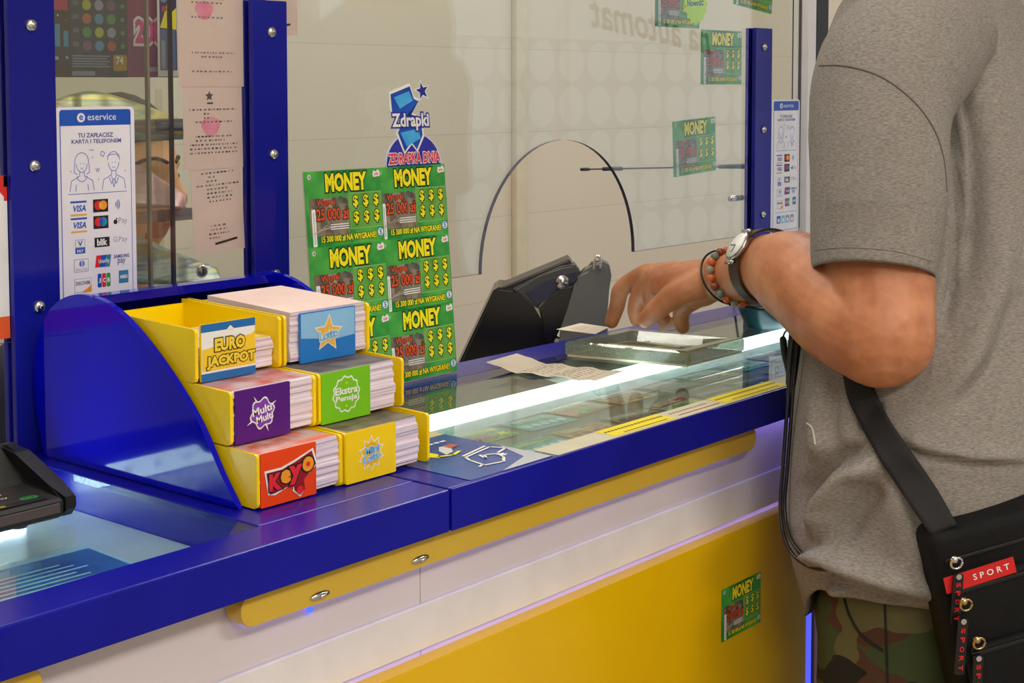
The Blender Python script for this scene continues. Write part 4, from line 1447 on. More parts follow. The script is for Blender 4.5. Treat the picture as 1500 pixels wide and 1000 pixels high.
px_prism([(752, 424), (790, 405), (822, 391), (842, 388), (850, 398), (850, 412), (834, 420), (812, 424), (800, 436), (788, 452), (776, 446)], 2.325, .05, M('cover_grey', (60, 60, 62), .4), 'cover', .003)
px_prism([(770, 428), (800, 412), (828, 400), (843, 397), (847, 405), (846, 412), (820, 420), (808, 428), (798, 440), (786, 448)], 2.322, .006, m_navy, 'cover_face', .001)
px_prism([(790, 455), (806, 432), (826, 420), (842, 417), (836, 440), (826, 470), (812, 500), (800, 505)], 2.318, .04, M('terminal_gloss', (9, 9, 12), .22), 'printer_lid', .003)
b2 = z_px(860, 2.31, DK + .001)
px_prism([(842, 416), (850, 408), (858, 396), (870, 392), (884, 384), (893, 389), (896, 404), (892, 428), (886, 446), (888, 470), (893, 500), (893, b2), (812, b2), (822, 480), (834, 445)], 2.31, .05, m_holder, 'holder', .005)
p = at(824, 413, 2.316)
bm = BM(); cyl(bm, p, .0105, .004, -FH, 24); bobj('round_button', bm, m_steel, t)
a, b, c, d = at(870, 394, 2.306), at(872, 378, 2.306), at(878, 376, 2.306), at(879, 392, 2.306)
bm = BM(); tube(bm, spline([a, b, c, d], 6), .0022, 8, round_ends=True); bobj('wire_clip', bm, m_chrome, t)

# ------------------------------------------------------------------ glass coin tray and papers on the counter
tr = empty('coin_tray', (1.675, 1.17, ZT), 'thick clear glass coin tray on the lit counter under the hand', 'coin tray')
q = [(1.5955, 1.262), (1.6350, 1.0880), (1.7765, 1.0890), (1.7400, 1.2640)]
H_ = .0215
def inset(q, d):
    c = Vector((sum(p[0] for p in q) / 4, sum(p[1] for p in q) / 4))
    out = []
    for p in q:
        v = Vector(p) - c
        out.append(tuple(c + v * (1 - d / v.length)))
    return out
m_tray = [thin_glass('tray_side', (226, 236, 220), f0=.10, milk=.55, milk_col=(182, 192, 168)), thin_glass('tray_rim', (226, 236, 220), f0=.14, milk=.28), thin_glass('tray_inner', (226, 236, 220), f0=.10, milk=.30, milk_col=(150, 140, 90)), thin_glass('tray_floor', (236, 240, 226), f0=.05)]
m_tray_g = M('tray_edge_green', (168, 178, 150), .08, trans=.0, spec=.8, col2=(120, 132, 104), scale=40)
bm = BM()
def ringv(q, z): return [bm.verts.new((p[0], p[1], z)) for p in q]
R0 = ringv(q, ZT + .0035); R1 = ringv(q, ZT + H_ - .003); R2 = ringv(inset(q, .004), ZT + H_)
R3 = ringv(inset(q, .022), ZT + H_ - .0005); R4 = ringv(inset(q, .040), ZT + .0085)
for mi_, (A, B) in enumerate(((R0, R1), (R1, R2), (R2, R3), (R3, R4))):
    for k in range(4):
        f = bm.faces.new((A[k], A[(k + 1) % 4], B[(k + 1) % 4], B[k]))
        f.material_index = (0, 1, 1, 2)[mi_]
f = bm.faces.new(R4); f.material_index = 3
bobj('glass_body', bm, m_tray, tr)
P = Print(.0002)
m_ad1 = M('tray_ad_gold', (176, 150, 56), .5, col2=(104, 80, 40), scale=30, stretch=(1, 4, 1), contrast=(.3, .7))
m_ad2 = M('tray_ad_brown', (120, 92, 78), .5)
qq = inset(q, .003)
P.body([(p[0], p[1]) for p in qq], .0030, M('tray_base_cream', (226, 214, 186), .5))
i2 = inset(q, .012)
P.poly([(p[0], p[1]) for p in i2], m_ad1, 1)
def mixq(u, v): 
    a = Vector(i2[0]).lerp(Vector(i2[3]), u); b = Vector(i2[1]).lerp(Vector(i2[2]), u); return tuple(a.lerp(b, v))
P.poly([mixq(.05, .05), mixq(.95, .05), mixq(.95, .22), mixq(.05, .30)], m_ad2, 2)
P.poly([mixq(.3, .36), mixq(.9, .34), mixq(.9, .40), mixq(.3, .42)], m_cream, 2)
P.poly([mixq(.2, .52), mixq(.95, .5), mixq(.95, .58), mixq(.2, .60)], m_dark, 2)
P.poly([mixq(.1, .68), mixq(.6, .66), mixq(.6, .80), mixq(.1, .82)], M('tray_ad_olive', (110, 120, 40), .5), 2)
P.poly([mixq(.72, .72), mixq(.93, .70), mixq(.93, .86), mixq(.72, .88)], m_ad2, 2)
P.obj('paper_insert', flatmat((0, 0, ZT + .0033)), tr)

m_rcpt = M('receipt_cream', (226, 214, 196), .75)
m_rcpt_ink = M('receipt_ink', (150, 130, 116), .8)
# curled receipt lying on the counter
P = Print(.00015)
w, h = .19, .075
n = 14
for i in range(n):
    xa_, xb_ = w * i / n, w * (i + 1) / n
    P._add([(xa_, 0, 0), (xb_, 0, 0), (xb_, h, 0), (xa_, h, 0)], [[0, 1, 2, 3]], m_rcpt, 0)
rr = random.Random(3)
for k in range(7):
    x = .05
    while x < .165:
        l = rr.uniform(.003, .012)
        P.rect(x, x + l, .010 + k * .009, .0115 + k * .009, m_rcpt_ink, 1)
        x += l + .003
def curl(p):
    x, y, z = p
    return (x, y, z + .010 * max(0, (.06 - x) / .06) ** 2 + .003 * math.sin(x * 60) ** 2 + .0012)
A = onZ(ZT + .002, 712, 541); B = onZ(ZT + .002, 872, 560); C_ = onZ(ZT + .002, 800, 521)
ang = math.atan2(B.y - A.y, B.x - A.x)
wl_ = (Vector((B.x, B.y)) - Vector((A.x, A.y))).length
M_ = Matrix.Translation((A.x, A.y, ZT + .0005)) @ Matrix.Rotation(ang, 4, 'Z') @ Matrix.Scale(wl_ / w, 4, (1, 0, 0))
o = P.obj('receipt', M_, warp=curl)
so = o.modifiers.new('s', 'SOLIDIFY'); so.thickness = .0002
tag(o, 'curled cream receipt lying on the glass counter left of the coin tray', 'receipt')
# slips on the tray
def slip_poly(pts, zt, label, lines, lift=.0):
    c = pts[0]
    P = Print(.00015)
    P3 = [onZ(zt, *p) for p in pts]
    P.body([(p.x - P3[0].x, p.y - P3[0].y) for p in P3], .0003, m_rcpt)
    q = [Vector((p.x - P3[0].x, p.y - P3[0].y)) for p in P3]
    for k in range(lines):
        f = .25 + .12 * k
        a_ = q[0].lerp(q[3], f).lerp(q[1].lerp(q[2], f), .2); b_ = q[0].lerp(q[3], f).lerp(q[1].lerp(q[2], f), .75)
        P.stroke([a_, b_], .0012, m_rcpt_ink, 1)
    return tag(P.obj('paper_slip', flatmat((P3[0].x, P3[0].y, zt))), label, 'paper slip')
slip_poly([(815, 482), (850, 473), (892, 479), (872, 489)], ZT + H_ + .0008, 'small pale slip on the left corner of the glass tray, under the fingertips', 3)

# ------------------------------------------------------------------ dark round dish beyond the wrist
dd = empty('dark_dish', (2.03, 1.23, ZT), 'dark teal round dish at the back of the counter behind the wrist', 'dish')
pc = onZ(ZT, 1122, 478)
m_teal = M('teal_plastic', (16, 52, 58), .3)
bm = BM()
tube(bm, [(pc.x, pc.y, ZT + .0006), (pc.x, pc.y, ZT + .012), (pc.x, pc.y, ZT + .030), (pc.x, pc.y, ZT + .034)], [.030, .036, .044, .043], 32)
bobj('bowl', bm, m_teal, dd, True)
bm = BM(); tube(bm, [(pc.x, pc.y, ZT + .0342), (pc.x, pc.y, ZT + .0385)], [.045, .044], 32); bobj('lid', bm, m_black, dd, True)

# ------------------------------------------------------------------ ticket posters hanging behind the glass, top left
YP = 1.60
def poster(px0, px1, py1, name_mat, paint, label, dy=0.0, group='lottery posters on the overhead board'):
    a_ = onY(YP + dy, px0, py1); b_ = onY(YP + dy, px1, py1)
    w, h = b_.x - a_.x, .20
    P = Print(.0003)
    P.slab(0, w, 0, h, .0008, name_mat)
    paint(P, w, h)
    return tag(P.obj('lottery_poster', facing((a_.x, YP + dy, a_.z))), label, 'poster', group)
m_pk = M('poster_black', (54, 44, 56), .4, col2=(64, 36, 40), scale=12)
m_pk2 = M('poster_charcoal', (76, 74, 84), .4, col2=(52, 54, 86), scale=8)
m_pp = M('poster_magenta', (156, 34, 92), .4, col2=(124, 56, 118), scale=8)
cols_ = [M('ball_' + n, c, .35) for n, c in (('blue', (96, 150, 200)), ('orange', (196, 110, 80)), ('pale', (160, 160, 190)), ('yellow', (190, 186, 80)), ('violet', (140, 90, 140)), ('green', (96, 150, 100)), ('red', (180, 80, 80)))]
def pa(P, w, h):
    s = h / .2
    P.rect(0, w * .92, h - .0, .081, M('poster_pink', (196, 40, 96), .4), 1)
    for x, y, m in ((.1, .0745, cols_[3]), (.45, .0745, m_white_ink), (.82, .069, M('poster_red', (220, 50, 60), .4))):
        P.disc(w * x, y, .0012, m, 2, 10)
    for x, y0, y1 in ((.02, .037, .068), (.30, .037, .064), (.70, .037, .056)):
        P.rect(w * x, w * (x + .24), y0, y1, M('bar_blue', (70, 150, 200), .4), 2)
    P.rect(0, w, .012, .034, M('poster_navy', (44, 42, 90), .4), 1)
    P.rect(w * .05, w * .45, .021, .025, cols_[3], 2)
    P.disc(w * .85, .024, .002, cols_[3], 2, 8)
poster(72, 103, 113, m_pk, pa, 'dark poster with pale blue bars and a pink top beside the left post', 0)
def pb(P, w, h):
    rows_ = [[0, 1, 2], [3, 2, 4], [1, 0, 5], [5, 3, 2], [4, 0, 6]]
    for r, rr_ in enumerate(rows_):
        y = .105 - r * .0166
        P.text('000', w * .05, w * .15, y - .001, y + .0045, m_gy, 2, 0)
        for c, k in enumerate(rr_):
            P.disc(w * (.29 + .215 * c), y, .0064, cols_[k], 2, 18)
        P.disc(w * .92, y, .003, cols_[5], 2, 10)
    for r, k in enumerate((5, 5, 3)):
        P.disc(w * (.29 + .215 * r), .1216, .0064, cols_[k], 2, 18)
    for k in range(5):
        P.rect(w * .03, w * (.68 - .05 * (k % 2)), .0125 + k * .0032, .0140 + k * .0032, m_gy, 2)
    P.rect(w * .02, w * .42, .002, .0075, m_gy, 2, .002)
    P.rect(w * .74, w * .99, .008, .028, M('badge_gold', (190, 140, 40), .4), 2, .003)
    P.text('74', w * .79, w * .92, .016, .026, m_white_ink, 3, .03)
poster(103.5, 187, 113, m_pk2, pb, 'dark poster with a grid of coloured balls and a gold 74 badge', 0)
def pc_(P, w, h):
    P.text('200', w * .14, w * .68, .042, .074, M('neon_pink', (226, 60, 160), .4), 3, .05, m_white_ink, .09)
    P.text('W', w * .66, w * .80, .080, .094, m_white_ink, 3, .05)
    P.rect(w * .45, w, .104, .107, m_or, 2)
    P.rect(w * .40, w * .95, .007, .013, m_gy, 2, .002)
poster(187.5, 262, 113, m_pp, pc_, 'magenta poster with a big pink 200 left of the pink slips', 0)
def pd(P, w, h):
    P.rect(w * .10, w * .92, .008, h - .004, M('poster_violet', (44, 24, 96), .4), 1)
    P.rect(w * .12, w * .85, .008, .060, M('poster_steel', (90, 110, 160), .4), 2)
    P.poly([(w * .1, .062), (w * .9, .060), (w * .9, .088), (w * .6, .080), (w * .45, .094), (w * .3, .078)], m_yel_ink, 2)
    P.disc(w * .3, .100, .006, cols_[0], 2, 14); P.disc(w * .3, .086, .004, M('poster_pink', (196, 40, 96), .4), 3, 12)
    P.rect(w * .14, w * .34, .010, .046, m_gy, 3, .002)
poster(232, 262, 112, m_white, pd, 'narrow white bordered poster with a yellow splash over the magenta poster', -.01)
def pe(P, w, h):
    P.rect(0, w, .10, .114, m_nor, 1); P.rect(0, w, .076, .098, m_gy, 1)
    for x, y in ((.9, .02), (.8, .045), (.95, .05)): P.disc(w * x, y, .0016, cols_[5], 2, 8)
    P.disc(w * .95, .064, .003, m_rd, 2, 10)
poster(-60, 10, 113, m_pk, pe, 'dark poster cut off by the left edge of the photo', 0)
ob = empty('overhead_board', (1.05, 1.61, 1.60), 'board hanging from the ceiling that carries the lottery posters', 'board')
bm = BM(); xl, xr_ = onY(1.602, -70, 60).x, onY(1.602, 263, 60).x
box(bm, xl, xr_, 1.6018, 1.608, onY(1.602, 100, 108).z, 1.75); bobj('panel', bm, m_dark, ob)
for x in (xl + .05, xr_ - .05):
    bm = BM(); cyl(bm, (x, 1.605, 1.75), .005, RZ - 1.75, 'Z', 10); bobj('hanger_rod', bm, m_steel, ob)

# ------------------------------------------------------------------ clear ticket rack with foil strips
rk = empty('ticket_rack', (1.05, 1.48, DK), 'clear acrylic shelf rack in front of the clerk, behind the left glass', 'rack')
YR = 1.47
def shelf(py, px1):
    b_ = onY(YR, px1, py)
    bm = BM(); box(bm, .80, b_.x, YR - .03, YR + .06, b_.z - .004, b_.z, .0008); bobj('shelf', bm, g_acryl, rk)
    bm = BM(); box(bm, .80, b_.x, YR - .032, YR - .0302, b_.z - .008, b_.z + .006); bobj('front_lip', bm, thin_glass('frosted_lip', (206, 206, 204), f0=.22), rk)
    return b_
s1 = shelf(180, 272); s2 = shelf(308, 274); s3 = shelf(420, 330)
bm = BM(); box(bm, .796, .7995, YR - .03, YR + .06, DK, s1.z + .05); bobj('side_panel', bm, g_acryl, rk)
bm = BM(); box(bm, s1.x + .0005, s1.x + .0035, YR + .05, YR + .06, DK, s1.z + .04); bobj('rear_upright', bm, g_acryl, rk)
bm = BM(); sphere(bm, onY(YR - .034, 296, 397), .008, 14, 10, scale=(1, .6, 1)); bobj('corner_screw', bm, m_steel, rk)


def foil_mat(name, cs):
    m = bpy.data.materials.new(name)
    m.use_nodes = True
    nt = m.node_tree
    b = nt.nodes['Principled BSDF']
    b.inputs['Roughness'].default_value = .38
    b.inputs['Metallic'].default_value = .3
    tc = nt.nodes.new('ShaderNodeTexCoord'); mp = nt.nodes.new('ShaderNodeMapping')
    mp.inputs['Scale'].default_value = (6, 1, 60)
    mp.inputs['Rotation'].default_value = (0, .5, 0)
    n = nt.nodes.new('ShaderNodeTexNoise'); n.inputs['Scale'].default_value = 1.2; n.inputs['Detail'].default_value = 4
    r = nt.nodes.new('ShaderNodeValToRGB')
    while len(r.color_ramp.elements) < len(cs):
        r.color_ramp.elements.new(.5)
    for k, c in enumerate(cs):
        r.color_ramp.elements[k].position = .3 + .4 * k / (len(cs) - 1)
        r.color_ramp.elements[k].color = lin(c)
    nt.links.new(tc.outputs['Object'], mp.inputs[0]); nt.links.new(mp.outputs[0], n.inputs[0])
    nt.links.new(n.outputs['Fac'], r.inputs[0]); nt.links.new(r.outputs[0], b.inputs['Base Color'])
    return m
f1 = foil_mat('foil_green', [(150, 140, 84), (206, 190, 110), (120, 134, 110), (196, 186, 150), (170, 110, 90)])
f2 = foil_mat('foil_pink', [(200, 190, 110), (216, 170, 170), (190, 150, 150), (216, 206, 190)])
f3 = foil_mat('foil_teal', [(200, 180, 80), (120, 150, 150), (190, 196, 180), (90, 120, 140), (214, 206, 150)])
def foil(top, bot, mat, label, bulge):
    n = 26
    tp = spline([Vector((x, y, 0)) for x, y in top], 8); bt = spline([Vector((x, y, 0)) for x, y in bot], 8)
    bm = BM(); grid = []
    for i in range(n + 1):
        a_ = tp[round(i * (len(tp) - 1) / n)]; b_ = bt[round(i * (len(bt) - 1) / n)]
        col_ = []
        for j in range(9):
            q = a_.lerp(b_, j / 8)
            yy = YR - .018 + bulge * (1 - j / 8) + .012 * math.sin(i * .35)
            col_.append(bm.verts.new(onY(yy, q.x, q.y)))
        grid.append(col_)
    for i in range(n):
        for j in range(8):
            bm.faces.new((grid[i][j], grid[i + 1][j], grid[i + 1][j + 1], grid[i][j + 1]))
    o = bobj('foil_ticket_strip', bm, mat, None, True)
    so = o.modifiers.new('s', 'SOLIDIFY'); so.thickness = .0006
    return tag(o, label, 'ticket strip', 'foil ticket strips on the clear rack')
foil([(66, 152), (130, 133), (200, 150), (270, 176)], [(66, 176), (130, 176), (200, 178), (271, 178)], f1, 'green and gold foil ticket strip on the top shelf of the clear rack', .035)
foil([(66, 184), (130, 184), (200, 184), (271, 186)], [(66, 208), (130, 205), (200, 206), (268, 204)], f3, 'pale teal foil strip hanging just below the top shelf of the clear rack', .0)
foil([(66, 230), (195, 240), (235, 261), (272, 285)], [(66, 304), (195, 304), (235, 304), (273, 304)], f2, 'pink and yellow foil ticket strip in front of the clerk cheek', .03)
foil([(66, 330), (195, 345), (250, 366), (318, 392)], [(66, 416), (195, 416), (250, 416), (328, 417)], f3, 'blue and yellow foil ticket strip on the lowest shelf of the clear rack', .03)
# ------------------------------------------------------------------ people
def head_pts(x, y, z, off=0.0):
    """unit direction (x right, y forward, z up) -> point on the head"""
    px_ = x * (.074 + off); py_ = y * ((.090 if y > 0 else .100) + off); pz_ = z * ((.118 if z > 0 else .112) + off)
    if z < 0:
        t_ = -z
        px_ *= 1 - .30 * t_ ** 1.6
        py_ *= (1 - .02 * t_) if y > 0 else (1 - .45 * t_)
    if y > 0:
        g = lambda X, Z, sx, sz: math.exp(-((px_ - X) / sx) ** 2 - ((pz_ - Z) / sz) ** 2)
        gs = lambda X, Z, sx, sz: g(X, Z, sx, sz) + g(-X, Z, sx, sz)
        d = .025 * g(0, -.022, .011, .017) + .012 * g(0, .004, .009, .022) + .006 * gs(.011, -.030, .007, .008)
        d += -.011 * gs(.031, .010, .015, .011) + .005 * gs(.026, .028, .018, .008)
        d += .006 * g(0, -.056, .020, .005) + .007 * g(0, -.069, .017, .006) - .003 * g(0, -.0625, .022, .0022)
        d += .012 * g(0, -.097, .020, .014) + .004 * gs(.045, -.02, .02, .022)
        py_ += d * smoothstep(0, .35, y)
    return Vector((px_, py_, pz_))


def head_matrix(c, f, up=Vector((0, 0, 1))):
    f = f.normalized()
    r = f.cross(up).normalized()
    u = r.cross(f)
    return Matrix(((r.x, f.x, u.x, c.x), (r.y, f.y, u.y, c.y), (r.z, f.z, u.z, c.z), (0, 0, 0, 1)))


def sphere_grid(bm, fn, M4, nu=72, nv=56):
    rows_ = []
    for j in range(1, nv):
        th = PI * j / nv
        rows_.append([bm.verts.new(M4 @ fn(math.sin(th) * math.sin(2 * PI * i / nu), math.sin(th) * math.cos(2 * PI * i / nu), math.cos(th))) for i in range(nu)])
    top = bm.verts.new(M4 @ fn(0, 0, 1)); bot = bm.verts.new(M4 @ fn(0, 0, -1))
    for j in range(len(rows_) - 1):
        for i in range(nu):
            bm.faces.new((rows_[j][i], rows_[j + 1][i], rows_[j + 1][(i + 1) % nu], rows_[j][(i + 1) % nu]))
    for i in range(nu):
        bm.faces.new((top, rows_[0][i], rows_[0][(i + 1) % nu])); bm.faces.new((bot, rows_[-1][(i + 1) % nu], rows_[-1][i]))


def add_head(bm, M4):
    sphere_grid(bm, head_pts, M4)
    for s in (-1, 1):   # ears
        n0 = len(bm.verts)
        vs = sphere(bm, (0, 0, 0), 1, 14, 10, scale=(.009, .020, .031))
        R_ = Matrix.Rotation(s * .35, 4, 'Z')
        for v in vs:
            v.co = M4 @ (Vector((s * .074, -.008, -.004)) + (R_ @ v.co))


def hair_mesh(M4, mat, parent, back=-.055, front=.055):
    def fn(x, y, z):
        p = head_pts(x, max(-1, y), z, 0)
        line = back + (front - back) * smoothstep(-.5, .75, y)
        m = smoothstep(line - .012, line + .012, p.z)
        q = head_pts(x, y, z, -.010 + .019 * m)
        return q + Vector((0, 0, .002 * m * noise.noise(p * 90)))
    bm = BM(); sphere_grid(bm, fn, M4)
    return bobj('hair', bm, mat, parent, True)


def eyes(M4, parent, iris):
    for s in (-1, 1):
        bm = BM()
        c = M4 @ Vector((s * .031, .0665, .010))
        f = (M4.to_3x3() @ Vector((0, 1, 0)))
        sphere(bm, c, .0118, 16, 12, 0)
        sphere(bm, c + f * .0072, .0056, 14, 10, 1)
        sphere(bm, c + f * .0110, .0027, 10, 8, 2)
        bobj('eye', bm, [M('eye_white', (226, 220, 214), .2), iris, m_black], parent, True)
        bm = BM()
        pts = [M4 @ head_pts(*Vector((s * a_, b_, c_2)).normalized(), .0006) for a_, b_, c_2 in ((.14, .95, .26), (.32, .9, .31), (.52, .8, .30), (.66, .7, .25))]
        tube(bm, spline(pts, 5), [.0026] * 16, 8, round_ends=True)
        bobj('eyebrow', bm, M('brow_brown', (62, 42, 30), .8), parent, True)


def limb(bm, pts, seg=20):
    """chain of (point, radius)"""
    P_ = [Vector(p) for p, r in pts]; R_ = [r for p, r in pts]
    n = 4
    sp_ = spline(P_, n); rs = []
    for i in range(len(R_) - 1):
        for k in range(n):
            t_ = k / n; t_ = t_ * t_ * (3 - 2 * t_)
            rs.append(R_[i] * (1 - t_) + R_[i + 1] * t_)
    rs.append(R_[-1])
    tube(bm, sp_, rs, seg, round_ends=True)


def ellipsoid(bm, c, sx, sy, sz):
    sphere(bm, c, 1, 24, 16, scale=(sx, sy, sz))


def lip_faces(me, M4, idx):
    inv = M4.inverted()
    for p in me.polygons:
        q = inv @ p.center
        if q.y > .06 and abs(q.x) < .024 and -.075 < q.z < -.0515 + .004 * abs(q.x) / .02:
            p.material_index = idx


m_skin = M('skin', (200, 134, 94), .5, col2=(170, 104, 66), scale=26, sss=.12, bump=.06, bscale=420, detail=6)
m_skin2 = M('skin_light', (226, 168, 118), .5, col2=(212, 150, 100), scale=22, sss=.12)
m_lip = M('lip', (168, 84, 74), .4)

# ---- clerk
hc = at(173, 268, 2.10)
hf = (RT * .93 - FH * .36).normalized()
HM = head_matrix(hc, hf)
clerk = empty('person', (hc.x, hc.y, 0), 'clerk half hidden behind the clear rack, looking to the right in profile', 'person')
bm = BM()
add_head(bm, HM)
hb = Vector((hc.x - hf.x * .02, hc.y - hf.y * .02, hc.z))
limb(bm, [(hb + Vector((0, 0, -.03)), .055), (hb + Vector((0, 0, -.13)), .052), (hb + Vector((0, 0, -.20)), .075)])
sd = Vector((hf.y, -hf.x, 0))
tc_ = hb.copy(); tc_.z = 0
ellipsoid(bm, tc_ + Vector((0, 0, hc.z - .32)), .155, .13, .14)
ellipsoid(bm, tc_ + Vector((0, 0, hc.z - .50)), .145, .125, .20)
ellipsoid(bm, tc_ + Vector((0, 0, hc.z - .68)), .15, .135, .14)
for s in (-1, 1):
    sh_ = tc_ + sd * s * .175 + Vector((0, 0, hc.z - .255))
    el_ = sh_ + Vector((0, -.02, -.26)) + sd * s * .03
    wr_ = el_ + hf * .20 + Vector((0, 0, -.02)) - sd * s * .05
    limb(bm, [(sh_, .055), (sh_.lerp(el_, .5), .046), (el_, .040), (el_.lerp(wr_, .5), .036), (wr_, .026), (wr_ + hf * .05, .028)])
    for k in range(4):
        b0 = wr_ + hf * .07 + sd * (k - 1.5) * .019
        limb(bm, [(b0, .010), (b0 + hf * .035 + Vector((0, 0, -.008)), .009), (b0 + hf * .06 + Vector((0, 0, -.022)), .0075)], 10)
    b0 = wr_ + hf * .02 - sd * s * .028
    limb(bm, [(b0, .012), (b0 + hf * .03 - sd * s * .018, .010), (b0 + hf * .055 - sd * s * .018, .008)], 10)
    hp = tc_ + sd * s * .085 + Vector((0, 0, hc.z - .74)); kn = Vector((hp.x, hp.y, .50)); an = Vector((hp.x, hp.y, .08))
    limb(bm, [(hp, .085), (kn, .055), (kn.lerp(an, .3), .055), (an, .038)])
    limb(bm, [(an + Vector((0, 0, -.035)), .036), (an + hf * .14 + Vector((0, 0, -.045)), .030)])
me = remesh(bm, .0042, 2)
co = mobj('body', me, [m_skin2, m_lip], clerk, True); lip_faces(me, HM, 1)
hair_mesh(HM, M('hair_brown', (58, 40, 30), .6, col2=(36, 24, 18), scale=80), clerk, -.085, .060)
eyes(HM, clerk, M('iris_brown', (70, 46, 30), .2))
bm = BM()
for zc, sx, sy, sz in ((hc.z - .32, .168, .142, .13), (hc.z - .50, .158, .138, .21), (hc.z - .66, .163, .148, .13)):
    ellipsoid(bm, tc_ + Vector((0, 0, zc)), sx, sy, sz)
for s in (-1, 1):
    sh_ = tc_ + sd * s * .17 + Vector((0, 0, hc.z - .258)); el_ = sh_ + Vector((0, -.02, -.26)) + sd * s * .03
    limb(bm, [(sh_, .067), (sh_.lerp(el_, .55), .060)])
mobj('blouse', remesh(bm, .006, 4), [M('blouse_navy', (40, 44, 70), .8)], clerk, True)
bm = BM()
for s in (-1, 1):
    hp = tc_ + sd * s * .085 + Vector((0, 0, hc.z - .76)); kn = Vector((hp.x, hp.y, .50)); an = Vector((hp.x, hp.y, .10))
    limb(bm, [(hp, .10), (kn, .070), (an, .055)])
ellipsoid(bm, tc_ + Vector((0, 0, hc.z - .76)), .165, .15, .10)
mobj('trousers', remesh(bm, .007, 3), [M('trousers_dark', (36, 36, 40), .85)], clerk, True)

# ---- customer
TXC = [(-60, 1275), (0, 1237), (15, 1226), (60, 1206), (100, 1200), (350, 1196), (560, 1164), (620, 1157), (700, 1151), (770, 1153), (830, 1166), (880, 1178), (930, 1184)]
def interp(tab, v):
    if v <= tab[0][0]: return tab[0][1]
    for (a_, b_), (c_2, d_) in zip(tab, tab[1:]):
        if v <= c_2: return b_ + (d_ - b_) * (v - a_) / (c_2 - a_)
    return tab[-1][1]
TA = [(.78, .212), (.90, .220), (1.0, .216), (1.15, .204), (1.30, .202), (1.38, .193), (1.42, .178), (1.45, .160), (1.475, .140), (1.50, .122), (1.53, .100), (1.555, .076)]
TB = [(.78, .160), (.90, .166), (1.0, .166), (1.15, .158), (1.30, .150), (1.38, .138), (1.42, .130), (1.45, .122), (1.475, .118), (1.50, .112), (1.53, .097), (1.555, .078)]
TY = [(.78, .742), (1.0, .746), (1.15, .762), (1.30, .792), (1.40, .815), (1.45, .835), (1.50, .850), (1.53, .858), (1.555, .866)]
def ringpt(cx_, cy_, a_, b_, th, e=2.25):
    c, s = math.cos(th), math.sin(th)
    r = (abs(c) ** e + abs(s) ** e) ** (-1 / e)
    return cx_ + a_ * c * r, cy_ + b_ * s * r
_cx = {}
def torso_cx(z):
    k = round(z, 3)
    if k not in _cx:
        a_, b_, cy_ = interp(TA, z), interp(TB, z), interp(TY, z)
        lo, hi = 1.4, 2.1
        for _ in range(30):
            mid = (lo + hi) / 2
            best = min((proj((*ringpt(mid, cy_, a_, b_, 2 * PI * i / 60), z)) for i in range(60)), key=lambda q: q[0])
            if best[0] < interp(TXC, best[1]): lo = mid
            else: hi = mid
        _cx[k] = lo
    return _cx[k]
zs = [.78 + .02 * i for i in range(40)]
raw = [torso_cx(z) for z in zs]
for _ in range(3):
    raw = [raw[0]] + [(raw[i - 1] + raw[i] * 2 + raw[i + 1]) / 4 for i in range(1, len(raw) - 1)] + [raw[-1]]
CXT = list(zip(zs, raw))
def TC(z): return interp(CXT, z)
print('torso cx', [(round(z, 2), round(c, 3)) for z, c in CXT[::6]])

ARM = [((1296, 130), 1.705, .0590), ((1290, 260), 1.685, .0590), ((1287, 400), 1.655, .0610), ((1291, 490), 1.625, .0580), ((1234, 458), 1.670, .0590), ((1172, 408), 1.74, .0540),
       ((1124, 392), 1.815, .0405), ((1082, 405), 1.885, .0314), ((1052, 406), 1.925, .0290)]
A3 = [at(*p, d) for p, d, r in ARM]
print('arm lengths', (A3[3] - A3[0]).length, (A3[7] - A3[3]).length)
TIPZ = ZT + .0215
HND = {
    'index': [((948, 401), 2.000, .0128), ((912, 421), 2.035, .0108), ((904, 448), 2.060, .0098), ((896, 471), 2.075, .0086)],
    'middle': [((957, 404), 1.980, .0130), ((938, 430), 2.005, .0112), ((931, 452), 2.02, .0102), ((933, 468), 2.03, .0088)],
    'ring': [((968, 409), 1.962, .0128), ((957, 437), 1.990, .0110), ((962, 455), 2.01, .0100), ((972, 466), 2.02, .0086)],
    'near': [((1022, 415), 1.925, .0200), ((990, 430), 1.925, .0158), ((966, 450), 1.935, .0134), ((945, 468), 1.952, .0104)],
    'far': [((1040, 424), 1.965, .0150), ((1004, 447), 1.995, .0118), ((998, 463), 2.01, .0105), ((1000, 478), 2.02, .0090)],
}
cust = empty('person', (TC(.9), .745, 0), 'customer in a grey t-shirt and camouflage trousers reaching over the counter', 'person')
bm = BM()
for a_, b_ in ((0, 4), (3, 9)):
    limb(bm, [(p, r) for p, (_, _, r) in list(zip(A3, ARM))[a_:b_]], 32)
ellipsoid(bm, at(1280, 500, 1.63), .050, .050, .048)
for n_, ch in HND.items():
    limb(bm, [(at(*p, d), r * (1.12 if n_ != 'near' else 1.08)) for p, d, r in ch], 16)
Wp = at(1060, 402, 1.932)
for n_, r0 in (('index', .0175), ('middle', .0190), ('ring', .0190)):
    p, d, r = HND[n_][0]
    limb(bm, [(Wp, .0235), (Wp.lerp(at(*p, d), .55), r0), (at(*p, d), .0138)], 16)
limb(bm, [(Wp, .0235), (at(1022, 414, 1.93), .0225)], 16)
limb(bm, [(Wp, .0245), (at(1030, 424, 1.955), .0225), (at(1000, 432, 1.965), .016)], 16)
limb(bm, [(Wp, .0245), (at(1010, 412, 1.945), .0245), (at(972, 418, 1.965), .018)], 16)
